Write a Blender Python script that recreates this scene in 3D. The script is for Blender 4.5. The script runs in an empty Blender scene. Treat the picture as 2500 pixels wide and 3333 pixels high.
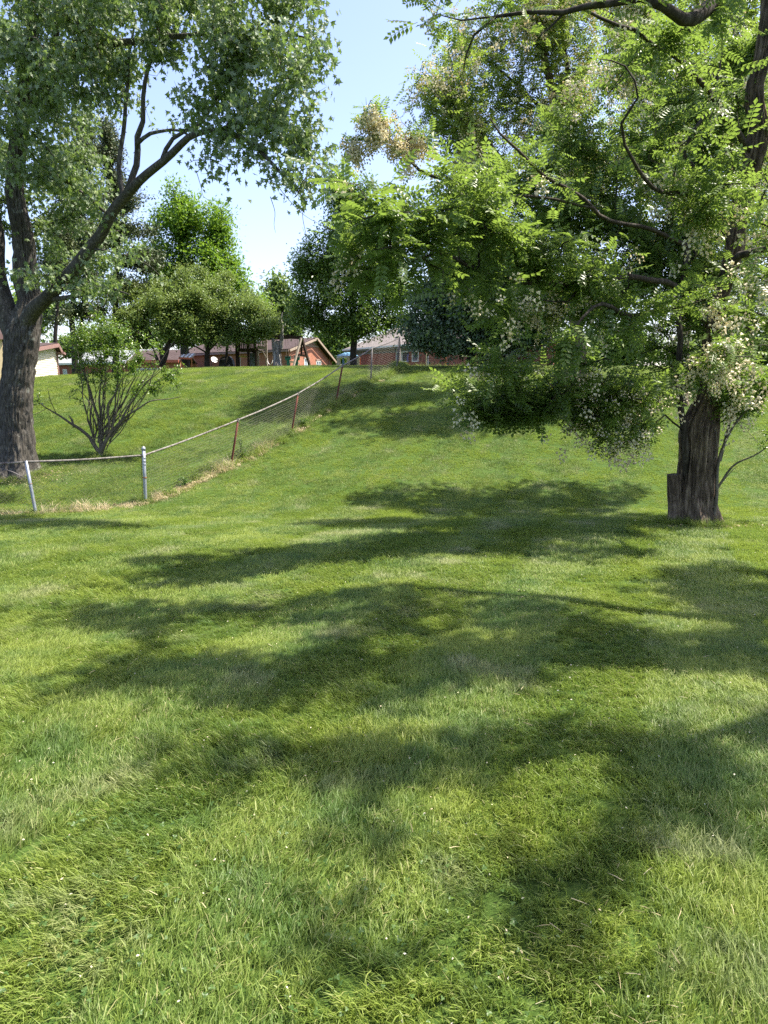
import bpy, math, random
import numpy as np
from mathutils import Vector, Matrix

# ------------------------------------------------------------------ camera, sky, sun, exposure
sc = bpy.context.scene
C = sc.collection
PITCH = 9.7
F = 2311.0            # focal length in pixels of the 2500 x 3333 photograph
CAMZ = 1.6
cam = bpy.data.cameras.new("camera")
camo = bpy.data.objects.new("camera", cam)
C.objects.link(camo)
cam.sensor_fit = 'VERTICAL'
cam.sensor_height = 36.0
cam.lens = F / 3333.0 * 36.0
cam.clip_start = 0.05
cam.clip_end = 3000
camo.location = (0, 0, CAMZ)
camo.rotation_euler = (math.radians(90 - PITCH), 0, 0)
sc.camera = camo

SUN_EL = 61.0
SUN_AZ = math.degrees(math.atan2(0.95, 0.17))     # clockwise from +Y
world = bpy.data.worlds.new("World")
sc.world = world
world.use_nodes = True
wt = world.node_tree
wt.nodes.clear()
wo = wt.nodes.new('ShaderNodeOutputWorld')
bg = wt.nodes.new('ShaderNodeBackground')
sky = wt.nodes.new('ShaderNodeTexSky')
sky.sky_type = 'NISHITA'
sky.sun_disc = False
sky.sun_elevation = math.radians(SUN_EL)
sky.sun_rotation = math.radians(SUN_AZ)
sky.air_density = 1.0
sky.dust_density = 1.8
sky.ozone_density = 1.4
tint = wt.nodes.new('ShaderNodeMix')
tint.data_type = 'RGBA'
tint.blend_type = 'MULTIPLY'
tint.inputs[0].default_value = 1.0
tint.inputs[7].default_value = (.98, .90, .98, 1)        # the milky, slightly violet air of the photograph
wt.links.new(sky.outputs[0], tint.inputs[6])
wt.links.new(tint.outputs[2], bg.inputs[0])
bg.inputs[1].default_value = 0.115
wt.links.new(bg.outputs[0], wo.inputs[0])
sl = bpy.data.lights.new("sun", 'SUN')
sl.energy = 4.4
sl.angle = math.radians(0.53)
sl.color = (1.0, 0.93, 0.80)
so = bpy.data.objects.new("sun", sl)
C.objects.link(so)
_s = Vector((math.sin(math.radians(SUN_AZ)) * math.cos(math.radians(SUN_EL)),
             math.cos(math.radians(SUN_AZ)) * math.cos(math.radians(SUN_EL)), math.sin(math.radians(SUN_EL))))
so.rotation_euler = (-_s).to_track_quat('-Z', 'Y').to_euler()
so.location = (20, 10, 40)
sc.view_settings.view_transform = 'Standard'
sc.view_settings.look = 'None'
sc.view_settings.gamma = 1.0
sc.view_settings.use_curve_mapping = False
sc.view_settings.exposure = 1.72
sc.render.engine = 'CYCLES'
sc.cycles.max_bounces = 6
sc.cycles.diffuse_bounces = 4
sc.cycles.glossy_bounces = 2
sc.cycles.transmission_bounces = 4
sc.cycles.transparent_max_bounces = 4
sc.cycles.use_denoising = False
sc.cycles.caustics_reflective = False
sc.cycles.caustics_refractive = False
sc.cycles.sample_clamp_indirect = 4

R = np.random.default_rng(7)
random.seed(7)
CT, ST = math.cos(math.radians(PITCH)), math.sin(math.radians(PITCH))


def at(u, v, y):
    """world point whose forward distance is y and that the camera of the photograph saw at pixel u, v"""
    X = (u - 1250.0) / F
    Y = (1666.5 - v) / F
    d = np.array([X, CT + Y * ST, -ST + Y * CT])
    return np.array([0, 0, CAMZ]) + d * (y / d[1])


# ------------------------------------------------------------------ noise and terrain
def _hash(ix, iy, iz):
    n = (ix * 374761393 + iy * 668265263 + iz * 1274126177) & 0x7fffffff
    n = ((n ^ (n >> 13)) * 1274126177) & 0x7fffffff
    return ((n ^ (n >> 16)) & 0xffff) / 65535.0


def noise(x, y, z=0.0):
    x, y, z = np.broadcast_arrays(np.asarray(x, float), np.asarray(y, float), np.asarray(z, float))
    ix, iy, iz = np.floor(x).astype(np.int64), np.floor(y).astype(np.int64), np.floor(z).astype(np.int64)
    fx, fy, fz = x - ix, y - iy, z - iz
    fx, fy, fz = [t * t * (3 - 2 * t) for t in (fx, fy, fz)]
    r = 0
    for dx in (0, 1):
        for dy in (0, 1):
            for dz in (0, 1):
                w = (fx if dx else 1 - fx) * (fy if dy else 1 - fy) * (fz if dz else 1 - fz)
                r = r + w * _hash(ix + dx, iy + dy, iz + dz)
    return r * 2 - 1


_py = [-80, -20, 0, 5, 9, 11.5, 13.6, 15, 17.6, 20.4, 23.2, 26, 29, 32, 36, 40, 46, 56, 80, 500]
_pz = [1.5, .9, 0, -.2, -.42, -.58, -.86, -.72, -.27, .35, 1.22, 1.93, 2.42, 2.64, 2.72, 2.72, 2.62, 2.2, 1.9, 1.9]
_ty = np.arange(-80, 500, .1)
_tz = np.interp(_ty, _py, _pz)
_k = np.exp(-0.5 * (np.arange(-25, 26) / 9.0) ** 2)
_k /= _k.sum()
_tz = np.convolve(np.pad(_tz, 25, mode='edge'), _k, 'valid')


def sm(t):
    t = np.clip(t, 0, 1)
    return t * t * (3 - 2 * t)


def tz(x, y):
    x = np.asarray(x, float)
    y = np.asarray(y, float)
    z = np.interp(y, _ty, _tz)
    z = z - 0.45 * sm((-x - 5) / 11) * sm((y - 20) / 10)
    z = z + 0.05 * noise(x * .35, y * .35, 3.3) * sm((y + 2) / 4) + 0.018 * noise(x * 1.3, y * 1.3, 9.1)
    return z


def tn(x, y):
    e = .15
    gx = (tz(x + e, y) - tz(x - e, y)) / (2 * e)
    gy = (tz(x, y + e) - tz(x, y - e)) / (2 * e)
    return gx, gy


# ------------------------------------------------------------------ materials
def mat(name):
    m = bpy.data.materials.new(name)
    m.use_nodes = True
    nt = m.node_tree
    nt.nodes.clear()
    return m, nt


def nd(nt, t, **kw):
    n = nt.nodes.new(t)
    for k, v in kw.items():
        setattr(n, k, v)
    return n


def ramp(nt, fac, stops):
    r = nt.nodes.new('ShaderNodeValToRGB')
    el = r.color_ramp.elements
    while len(el) < len(stops):
        el.new(.5)
    for e, (p, c) in zip(el, stops):
        e.position = p
        e.color = (*c, 1)
    nt.links.new(fac, r.inputs[0])
    return r.outputs[0]


def texn(nt, scale, detail=3, vec=None, rough=.6, coord='Object', sc3=None):
    if vec is None:
        tc = nd(nt, 'ShaderNodeTexCoord')
        vec = tc.outputs[coord]
    if sc3 is not None:
        mp = nd(nt, 'ShaderNodeMapping')
        mp.inputs['Scale'].default_value = sc3
        nt.links.new(vec, mp.inputs[0])
        vec = mp.outputs[0]
    n = nd(nt, 'ShaderNodeTexNoise')
    n.inputs['Scale'].default_value = scale
    n.inputs['Detail'].default_value = detail
    n.inputs['Roughness'].default_value = rough
    nt.links.new(vec, n.inputs['Vector'])
    return n.outputs['Fac']


def mixc(nt, fac, a, b, mode='MIX'):
    m = nd(nt, 'ShaderNodeMix', data_type='RGBA', blend_type=mode)
    for s, v in ((0, fac), (6, a), (7, b)):
        if isinstance(v, (int, float)):
            m.inputs[s].default_value = v
        elif isinstance(v, tuple):
            m.inputs[s].default_value = (*v, 1)
        else:
            nt.links.new(v, m.inputs[s])
    return m.outputs[2]


def out(nt, sh):
    o = nd(nt, 'ShaderNodeOutputMaterial')
    nt.links.new(sh, o.inputs[0])


def princ(nt, col, rough=.6, spec=.4, metal=0, bump=None, bstr=.3, bdist=.01):
    p = nd(nt, 'ShaderNodeBsdfPrincipled')
    if isinstance(col, tuple):
        p.inputs['Base Color'].default_value = (*col, 1)
    else:
        nt.links.new(col, p.inputs['Base Color'])
    if isinstance(rough, (int, float)):
        p.inputs['Roughness'].default_value = rough
    else:
        nt.links.new(rough, p.inputs['Roughness'])
    p.inputs['Specular IOR Level'].default_value = spec
    p.inputs['Metallic'].default_value = metal
    if bump is not None:
        b = nd(nt, 'ShaderNodeBump')
        b.inputs['Strength'].default_value = bstr
        b.inputs['Distance'].default_value = bdist
        nt.links.new(bump, b.inputs['Height'])
        nt.links.new(b.outputs[0], p.inputs['Normal'])
    return p.outputs[0]


def leaf_mat(name, stops, trans=.38, tcol=(.25, .42, .04), rough=.45, spec=.4, under=None):
    """foliage: reflected colour by a per-leaf random value, light passing through, optionally a paler underside"""
    m, nt = mat(name)
    a = nd(nt, 'ShaderNodeAttribute', attribute_name='rnd')
    col = ramp(nt, a.outputs['Fac'], stops)
    n = texn(nt, .9, 2, coord='Object')
    col = mixc(nt, ramp(nt, n, [(.35, (0, 0, 0)), (.7, (.45, .45, .45))]), col, stops[-1][1])
    front = col
    if under:
        g = nd(nt, 'ShaderNodeNewGeometry')
        front = mixc(nt, g.outputs['Backfacing'], col, under)
    p = princ(nt, front, rough, spec)
    t = nd(nt, 'ShaderNodeBsdfTranslucent')
    tc = mixc(nt, .55, col, tcol)
    nt.links.new(tc, t.inputs[0])
    mx = nd(nt, 'ShaderNodeMixShader')
    mx.inputs[0].default_value = trans
    nt.links.new(p, mx.inputs[1])
    nt.links.new(t.outputs[0], mx.inputs[2])
    out(nt, mx.outputs[0])
    return m


def bark_mat(name, c0, c1, c2, sxy=26, sz=4, bd=.03, bs=.9, lichen=None):
    m, nt = mat(name)
    f = texn(nt, 1, 5, sc3=(sxy, sxy, sz), rough=.65)
    big = texn(nt, 2.0, 3)
    col = ramp(nt, f, [(.3, c0), (.5, c1), (.68, c2)])
    col = mixc(nt, ramp(nt, big, [(.4, (0, 0, 0)), (.7, (.5, .5, .5))]), col, c0)
    if lichen:
        ln = texn(nt, 7, 4)
        col = mixc(nt, ramp(nt, ln, [(.6, (0, 0, 0)), (.68, (.6, .6, .6))]), col, lichen)
    out(nt, princ(nt, col, .9, .15, bump=f, bstr=bs, bdist=bd))
    return m


def flat_mat(name, col, rough=.6, spec=.4, metal=0, var=.15, scale=6, dirt=None, bstr=.15):
    m, nt = mat(name)
    n = texn(nt, scale, 5)
    c = mixc(nt, ramp(nt, n, [(.3, (1, 1, 1)), (.75, (0, 0, 0))]), tuple(max(0, x * (1 - var * 1.6)) for x in col), col)
    if dirt:
        n2 = texn(nt, scale * .5, 6, rough=.75)
        c = mixc(nt, ramp(nt, n2, [(.5, (0, 0, 0)), (.66, (1, 1, 1))]), c, dirt)
    out(nt, princ(nt, c, rough, spec, metal, bump=n, bstr=bstr, bdist=.004))
    return m


def wuv(nt):
    return nd(nt, 'ShaderNodeAttribute', attribute_name='wuv').outputs['Vector']


def brick_mat(name, c1, c2, mortar):
    m, nt = mat(name)
    b = nd(nt, 'ShaderNodeTexBrick')
    nt.links.new(wuv(nt), b.inputs['Vector'])
    b.inputs['Scale'].default_value = 1
    b.inputs['Brick Width'].default_value = .215
    b.inputs['Row Height'].default_value = .078
    b.inputs['Mortar Size'].default_value = .007
    b.inputs['Bias'].default_value = -.1
    b.inputs['Color1'].default_value = (*c1, 1)
    b.inputs['Color2'].default_value = (*c2, 1)
    b.inputs['Mortar'].default_value = (*mortar, 1)
    n = texn(nt, 1.2, 4)
    col = mixc(nt, ramp(nt, n, [(.35, (0, 0, 0)), (.75, (.5, .5, .5))]), b.outputs[0], c2)
    out(nt, princ(nt, col, .9, .1, bump=b.outputs['Fac'], bstr=-.5, bdist=.01))
    return m


def shingle_mat(name, c1, c2):
    m, nt = mat(name)
    b = nd(nt, 'ShaderNodeTexBrick')
    nt.links.new(wuv(nt), b.inputs['Vector'])
    b.inputs['Scale'].default_value = 1
    b.inputs['Brick Width'].default_value = .33
    b.inputs['Row Height'].default_value = .14
    b.inputs['Mortar Size'].default_value = .012
    b.inputs['Color1'].default_value = (*c1, 1)
    b.inputs['Color2'].default_value = (*c2, 1)
    b.inputs['Mortar'].default_value = (*[x * .45 for x in c1], 1)
    n = texn(nt, 3, 5)
    col = mixc(nt, ramp(nt, n, [(.4, (0, 0, 0)), (.8, (.5, .5, .5))]), b.outputs[0], c2)
    out(nt, princ(nt, col, .95, .1, bump=b.outputs['Fac'], bstr=-.4, bdist=.01))
    return m


def grass_mat():
    m, nt = mat("grass_blades")
    a = nd(nt, 'ShaderNodeAttribute', attribute_name='rnd')
    g = nd(nt, 'ShaderNodeNewGeometry')
    pos = g.outputs['Position']
    col = ramp(nt, a.outputs['Fac'], [(0, (.065, .12, .020)), (.45, (.135, .205, .038)), (.84, (.235, .305, .075)),
                                     (.90, (.26, .27, .10)), (1, (.42, .36, .19))])
    n1 = texn(nt, .55, 3, vec=pos)
    n2 = texn(nt, 2.6, 3, vec=pos)
    n3 = texn(nt, 1.3, 4, vec=pos)
    col = mixc(nt, ramp(nt, n1, [(.40, (0, 0, 0)), (.60, (.65, .65, .65))]), col, (.26, .31, .05))
    col = mixc(nt, ramp(nt, n2, [(.46, (0, 0, 0)), (.62, (.65, .65, .65))]), col, (.055, .125, .028))
    col = mixc(nt, ramp(nt, n3, [(.56, (0, 0, 0)), (.68, (.7, .7, .7))]), col, (.36, .36, .17))
    p = princ(nt, col, .5, .3)
    t = nd(nt, 'ShaderNodeBsdfTranslucent')
    nt.links.new(mixc(nt, .5, col, (.34, .47, .07)), t.inputs[0])
    mx = nd(nt, 'ShaderNodeMixShader')
    mx.inputs[0].default_value = .36
    nt.links.new(p, mx.inputs[1])
    nt.links.new(t.outputs[0], mx.inputs[2])
    out(nt, mx.outputs[0])
    return m


def ground_mat():
    m, nt = mat("ground_turf")
    n1 = texn(nt, .5, 4)
    n2 = texn(nt, 30, 5)
    n3 = texn(nt, 2.5, 4)
    col = ramp(nt, n2, [(.3, (.020, .040, .008)), (.55, (.045, .085, .016)), (.75, (.09, .12, .035))])
    col = mixc(nt, ramp(nt, n1, [(.4, (0, 0, 0)), (.7, (.5, .5, .5))]), col, (.075, .115, .022))
    col = mixc(nt, ramp(nt, n3, [(.6, (0, 0, 0)), (.75, (.5, .5, .5))]), col, (.13, .12, .055))
    out(nt, princ(nt, col, .95, .1, bump=n2, bstr=.8, bdist=.03))
    return m


M = dict(
    grass=grass_mat(), ground=ground_mat(),
    straw=leaf_mat("dry_grass_straw", [(0, (.16, .17, .06)), (.4, (.38, .31, .16)), (1, (.55, .46, .28))], trans=.3, tcol=(.5, .42, .2)),
    weed=leaf_mat("weed_leaf", [(0, (.04, .09, .02)), (1, (.10, .17, .04))]),
    maple=leaf_mat("maple_leaf", [(0, (.065, .12, .03)), (.6, (.125, .19, .055)), (1, (.19, .25, .06))],
                   trans=.36, tcol=(.26, .40, .07), rough=.5, spec=.4, under=(.22, .28, .17)),
    locust=leaf_mat("locust_leaf", [(0, (.048, .098, .018)), (.6, (.098, .162, .032)), (1, (.17, .235, .05))],
                    trans=.44, tcol=(.30, .44, .06), rough=.42, spec=.5, under=(.12, .19, .07)),
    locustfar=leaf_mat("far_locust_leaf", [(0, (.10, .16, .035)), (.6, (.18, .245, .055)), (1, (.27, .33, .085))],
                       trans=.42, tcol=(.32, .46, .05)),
    blossom=leaf_mat("white_blossom", [(0, (.50, .38, .22)), (.35, (.72, .62, .42)), (1, (.86, .80, .62))], trans=.3, tcol=(.8, .76, .6), rough=.7, spec=.2),
    spent=leaf_mat("spent_blossom", [(0, (.52, .42, .24)), (.5, (.74, .68, .48)), (1, (.90, .88, .74))], trans=.6, tcol=(.7, .6, .35), rough=.7, spec=.2),
    bright=leaf_mat("bright_leaf", [(0, (.055, .13, .014)), (.6, (.095, .195, .02)), (1, (.15, .26, .03))], trans=.42, tcol=(.32, .5, .04)),
    hawth=leaf_mat("thorn_leaf", [(0, (.07, .125, .026)), (.6, (.13, .20, .045)), (1, (.21, .28, .075))], trans=.35, tcol=(.28, .36, .07)),
    pear=leaf_mat("pear_leaf", [(0, (.06, .118, .02)), (.6, (.11, .18, .032)), (1, (.17, .245, .05))], trans=.38, tcol=(.2, .34, .04), rough=.35, spec=.6),
    dog=leaf_mat("dogwood_leaf", [(0, (.030, .072, .024)), (.6, (.058, .115, .038)), (1, (.10, .16, .055))], trans=.2, tcol=(.12, .22, .05), rough=.4, spec=.55, under=(.13, .18, .12)),
    dark=leaf_mat("dark_leaf", [(0, (.014, .04, .012)), (1, (.035, .075, .02))], trans=.15, tcol=(.08, .16, .03)),
    cedar=leaf_mat("cedar_needle", [(0, (.028, .056, .018)), (.6, (.058, .090, .028)), (1, (.11, .13, .042))], trans=.12, tcol=(.12, .12, .04)),
    fartree=leaf_mat("far_leaf", [(0, (.05, .10, .025)), (1, (.12, .18, .05))], trans=.38, tcol=(.28, .40, .07)),
    bushleaf=leaf_mat("bush_leaf", [(0, (.05, .11, .016)), (.6, (.09, .17, .026)), (1, (.15, .24, .04))], trans=.35, tcol=(.3, .46, .04), rough=.32, spec=.6),
    bark_maple=bark_mat("maple_bark", (.026, .024, .021), (.078, .071, .062), (.165, .153, .135), 30, 6, .022, .8, lichen=(.24, .25, .22)),
    bark_locust=bark_mat("locust_bark", (.036, .027, .020), (.125, .095, .068), (.27, .215, .158), 19, 4.5, .035, 1.0),
    bark_limb=bark_mat("limb_bark", (.020, .017, .014), (.050, .042, .034), (.11, .098, .082), 22, 4, .012, .7),
    bark_dark=bark_mat("dark_bark", (.018, .015, .012), (.04, .034, .027), (.075, .065, .052), 24, 5, .01, .5),
    bark_bush=bark_mat("bush_bark", (.06, .052, .04), (.13, .115, .09), (.21, .19, .15), 40, 10, .006, .5),
    bark_dead=bark_mat("dead_bark", (.07, .06, .05), (.30, .28, .25), (.52, .50, .46), 9, 1.4, .04, 1.0),
    galv=flat_mat("galvanised_steel", (.30, .335, .385), .5, .4, .5, .15, 14, dirt=(.30, .30, .30)),
    wire=flat_mat("weathered_wire", (.10, .09, .08), .7, .3, .1, .3, 20),
    rail=flat_mat("weathered_rail", (.25, .235, .21), .8, .25, .1, .4, 22, dirt=(.075, .055, .045), bstr=.8),
    rust=flat_mat("rusty_post", (.17, .055, .038), .75, .25, 0, .35, 25, dirt=(.09, .035, .028)),
    greypost=flat_mat("grey_post", (.16, .15, .15), .6, .3, .3, .3, 20),
    orange=flat_mat("orange_post", (.48, .18, .07), .7, .2, 0, .3, 20),
    rustwire=flat_mat("rusty_tie", (.30, .15, .06), .8, .2, 0, .3, 40),
    brickA=brick_mat("orange_brick", (.31, .115, .068), (.40, .17, .105), (.28, .21, .17)),
    brickB=brick_mat("red_brick", (.25, .065, .045), (.34, .10, .07), (.32, .24, .21)),
    roofA=shingle_mat("mauve_shingles", (.060, .043, .042), (.088, .067, .064)),
    roofB=shingle_mat("grey_shingles", (.17, .15, .14), (.23, .205, .19)),
    roofC=shingle_mat("pale_grey_shingles", (.27, .285, .30), (.34, .355, .37)),
    trim=flat_mat("cream_trim", (.34, .27, .20), .6, .3, 0, .15),
    white=flat_mat("white_paint", (.80, .80, .78), .5, .4, 0, .08),
    bluegrey=flat_mat("blue_grey_board", (.19, .225, .26), .6, .3, 0, .12),
    glass=flat_mat("window_glass", (.10, .13, .17), .12, .8, 0, .1, 1, bstr=.03),
    screen=flat_mat("window_screen", (.06, .065, .07), .6, .3, 0, .1, 2),
    curtain=flat_mat("pale_curtain", (.45, .52, .62), .4, .6, 0, .1, 3),
    cream=flat_mat("cream_siding", (.80, .74, .56), .55, .3, 0, .05, 3),
    tan=flat_mat("tan_siding", (.70, .55, .32), .6, .3, 0, .08, 3),
    mauvetrim=flat_mat("mauve_trim", (.27, .165, .15), .6, .3, 0, .12),
    redtrim=flat_mat("red_trim", (.50, .13, .07), .6, .3, 0, .15),
    wooddark=flat_mat("dark_wood", (.055, .036, .026), .8, .2, 0, .3, 12),
    woodgrey=flat_mat("grey_wood", (.34, .29, .235), .8, .2, 0, .2, 12),
    greenpl=flat_mat("green_plastic", (.015, .17, .115), .4, .4, 0, .1),
    creampl=flat_mat("cream_plastic", (.70, .60, .40), .45, .4, 0, .08),
    bluepl=flat_mat("blue_plastic", (.17, .36, .50), .4, .4, 0, .1),
    whitepl=flat_mat("white_plastic", (.78, .78, .76), .4, .4, 0, .05),
    yellowpl=flat_mat("yellow_canvas", (.50, .43, .10), .6, .3, 0, .1),
    blackcov=flat_mat("black_cover", (.025, .025, .028), .6, .4, 0, .2),
    purple=flat_mat("purple_cloth", (.26, .20, .52), .7, .2, 0, .4, 30, dirt=(.6, .55, .75)),
    soil=flat_mat("bare_soil", (.16, .12, .085), .95, .1, 0, .4, 20, bstr=.8),
)


# ------------------------------------------------------------------ mesh helpers
def mesh_np(name, V, Fa, rnd=None, uv=None, smooth=False):
    """V (n,3); Fa either (m,k) array or list of such arrays"""
    me = bpy.data.meshes.new(name)
    V = np.ascontiguousarray(V, dtype=np.float32)
    Fs = [f for f in (Fa if isinstance(Fa, list) else [Fa]) if len(f)]
    me.vertices.add(len(V))
    me.vertices.foreach_set('co', V.ravel())
    loops = np.concatenate([np.asarray(f).ravel() for f in Fs]).astype(np.int32)
    tot = np.concatenate([np.full(len(f), f.shape[1]) for f in Fs]).astype(np.int32)
    st = np.concatenate([[0], np.cumsum(tot)[:-1]]).astype(np.int32)
    me.loops.add(len(loops))
    me.loops.foreach_set('vertex_index', loops)
    me.polygons.add(len(tot))
    me.polygons.foreach_set('loop_start', st)
    me.polygons.foreach_set('loop_total', tot)
    me.polygons.foreach_set('use_smooth', np.full(len(tot), smooth, dtype=bool))
    if rnd is not None:
        a = me.attributes.new('rnd', 'FLOAT', 'POINT')
        a.data.foreach_set('value', np.asarray(rnd, np.float32))
    if uv is not None:
        a = me.attributes.new('wuv', 'FLOAT_VECTOR', 'POINT')
        a.data.foreach_set('vector', np.asarray(uv, np.float32).ravel())
    me.update(calc_edges=True)
    return me


def link(name, me, m=None, parent=None, loc=None, kind=None):
    if m is not None and len(me.materials) == 0:
        me.materials.append(m)
    o = bpy.data.objects.new(name, me)
    C.objects.link(o)
    if parent is not None:
        o.parent = parent
    if loc is not None:
        o.location = loc
    if kind:
        o['kind'] = kind
    return o


def tag(o, label, cat=None, group=None, kind=None):
    o['label'] = label
    if cat:
        o['category'] = cat
    if group:
        o['group'] = group
    if kind:
        o['kind'] = kind
    return o


def thing(name, label, cat, loc=(0, 0, 0), group=None):
    o = bpy.data.objects.new(name, None)
    o.empty_display_size = .1
    C.objects.link(o)
    o.location = loc
    return tag(o, label, cat, group)


class MB:
    """collects shapes (world coordinates) into one mesh"""

    def __init__(self):
        self.V, self.F4, self.F3, self.U, self.n = [], [], [], [], 0

    def add(self, V, F4=None, F3=None, U=None):
        V = np.asarray(V, float).reshape(-1, 3)
        if F4 is not None and len(F4):
            self.F4.append(np.asarray(F4, int) + self.n)
        if F3 is not None and len(F3):
            self.F3.append(np.asarray(F3, int) + self.n)
        self.V.append(V)
        self.U.append(np.asarray(U, float).reshape(-1, 3) if U is not None else np.zeros_like(V))
        self.n += len(V)

    def quad(self, a, b, c, d, U=None):
        self.add([a, b, c, d], [[0, 1, 2, 3]], U=U)

    def hexa(self, P):
        """8 points: bottom ring then top ring"""
        self.add(P, [[3, 2, 1, 0], [4, 5, 6, 7], [0, 1, 5, 4], [1, 2, 6, 5], [2, 3, 7, 6], [3, 0, 4, 7]])

    def beam(self, a, b, w, h=None, up=(0, 0, 1)):
        """box beam from a to b with width w and height h"""
        a, b = np.asarray(a, float), np.asarray(b, float)
        h = h or w
        d = b - a
        d = d / (np.linalg.norm(d) + 1e-9)
        up = np.asarray(up, float)
        if abs(d @ up) > .95:
            up = np.array([0, 1., 0])
        s = np.cross(d, up)
        s /= np.linalg.norm(s)
        t = np.cross(s, d)
        c = [(-s * w - t * h) / 2, (s * w - t * h) / 2, (s * w + t * h) / 2, (-s * w + t * h) / 2]
        self.hexa([a + k for k in c] + [b + k for k in c])
        return self

    def box(self, x0, x1, y0, y1, z0, z1):
        self.hexa([(x0, y0, z0), (x1, y0, z0), (x1, y1, z0), (x0, y1, z0), (x0, y0, z1), (x1, y0, z1), (x1, y1, z1), (x0, y1, z1)])
        return self

    def tube(self, P, r, sides=8, cap=True):
        V, F4 = tube_np(np.asarray(P, float), np.broadcast_to(np.asarray(r, float), (len(P),)), sides)
        self.add(V, F4)
        if cap:
            n = len(P)
            b = self.n - len(V)
            self.add([P[0], P[-1]])
            k = self.n - 2
            i = np.arange(sides)
            j = (i + 1) % sides
            self.F3.append(np.stack([np.full(sides, k), b + j, b + i], 1))
            e = b + (n - 1) * sides
            self.F3.append(np.stack([np.full(sides, k + 1), e + i, e + j], 1))
        return self

    def build(self, name, m, parent=None, smooth=False, kind=None):
        V = np.concatenate(self.V)
        Fs = []
        if self.F4:
            Fs.append(np.concatenate(self.F4))
        if self.F3:
            Fs.append(np.concatenate(self.F3))
        off = np.array(parent.location) if parent is not None and parent.type == 'EMPTY' and parent.parent is None else np.zeros(3)
        if parent is not None and parent.type != 'EMPTY' and 'off' in parent:
            off = np.array(parent['off'][:])
        if parent is None:
            off = V.mean(0)
            off[2] = V[:, 2].min()
        me = mesh_np(name, V - off, Fs, uv=np.concatenate(self.U), smooth=smooth)
        o = link(name, me, m, parent, kind=kind)
        if parent is None:
            o.location = off
        return o


def tube_np(P, r, sides, seed=0):
    n = len(P)
    T = np.gradient(P, axis=0) if n > 2 else np.repeat((P[-1] - P[0])[None], n, 0)
    T = T / (np.linalg.norm(T, axis=1, keepdims=True) + 1e-9)
    m = T.mean(0)
    ref = np.array([1., 0, 0]) if abs(m[0]) < .6 else np.array([0, 1., 0])
    if abs(m[2]) < .5:
        ref = np.array([0, 0, 1.])
    S = np.cross(T, ref)
    S /= np.linalg.norm(S, axis=1, keepdims=True) + 1e-9
    Q = np.cross(T, S)
    a = np.arange(sides) / sides * 2 * np.pi
    V = P[:, None] + r[:, None, None] * (S[:, None] * np.cos(a)[None, :, None] + Q[:, None] * np.sin(a)[None, :, None])
    i = np.arange(n - 1)[:, None] * sides
    j = np.arange(sides)[None]
    j2 = (j + 1) % sides
    Fq = np.stack([i + j, i + j2, i + sides + j2, i + sides + j], -1).reshape(-1, 4)
    return V.reshape(-1, 3), Fq


def spline(P, step=.25, wob=0.0):
    """Catmull-Rom through control points, resampled; columns beyond xyz are interpolated too"""
    P = np.asarray(P, float)
    if len(P) == 2:
        Q = P[0] + (P[1] - P[0]) * np.linspace(0, 1, max(2, int(np.linalg.norm(P[1, :3] - P[0, :3]) / step) + 1))[:, None]
    else:
        E = np.vstack([2 * P[0] - P[1], P, 2 * P[-1] - P[-2]])
        out_ = []
        for k in range(1, len(E) - 2):
            n = max(1, int(np.ceil(np.linalg.norm(E[k + 1, :3] - E[k, :3]) / step)))
            t = (np.arange(n) / n)[:, None]
            a, b, c, d = E[k - 1], E[k], E[k + 1], E[k + 2]
            out_.append(.5 * (2 * b + (c - a) * t + (2 * a - 5 * b + 4 * c - d) * t ** 2 + (3 * b - a - 3 * c + d) * t ** 3))
        Q = np.vstack(out_ + [P[-1:]])
    if wob and len(Q) > 3:
        ph = R.uniform(0, 50, 3)
        s = np.cumsum(np.r_[0, np.linalg.norm(np.diff(Q[:, :3], axis=0), axis=1)])
        for c in range(3):
            Q[:, c] += wob * noise(s * 1.6 + ph[c], ph[c]) * np.minimum(1, np.arange(len(Q)) / 3)
    return Q


# ------------------------------------------------------------------ leaves
def tmpl_simple(l=1., w=.5):
    V = np.array([[0, 0, 0], [.5 * l, w / 2, .06 * l], [l, 0, -.08 * l], [.5 * l, -w / 2, .06 * l]])
    return V, None, np.array([[0, 1, 2], [0, 2, 3]])[:, ::-1]


def tmpl_leaf6(l=1., w=.5):
    V = np.array([[0, 0, 0], [.3 * l, w / 2, .05 * l], [.72 * l, w * .42, .03 * l], [l, 0, -.1 * l], [.72 * l, -w * .42, .03 * l], [.3 * l, -w / 2, .05 * l]])
    return V, np.array([[0, 3, 2, 1], [0, 5, 4, 3]]), None


def tmpl_maple(l=1.):
    pol = [(0, 0), (.02, .48), (.32, .26), (.52, .52), (.52, .16), (1, 0)]
    pts = [(x, y) for x, y in pol] + [(x, -y) for x, y in pol[-2:0:-1]]
    V = np.array([(x * l, y * l, -.22 * l * x * x - .22 * l * abs(y)) for x, y in pts] + [(.36 * l, 0, .03 * l)])
    n = len(pts)
    return V, None, np.array([[n, (i + 1) % n, i] for i in range(n)])


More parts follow.
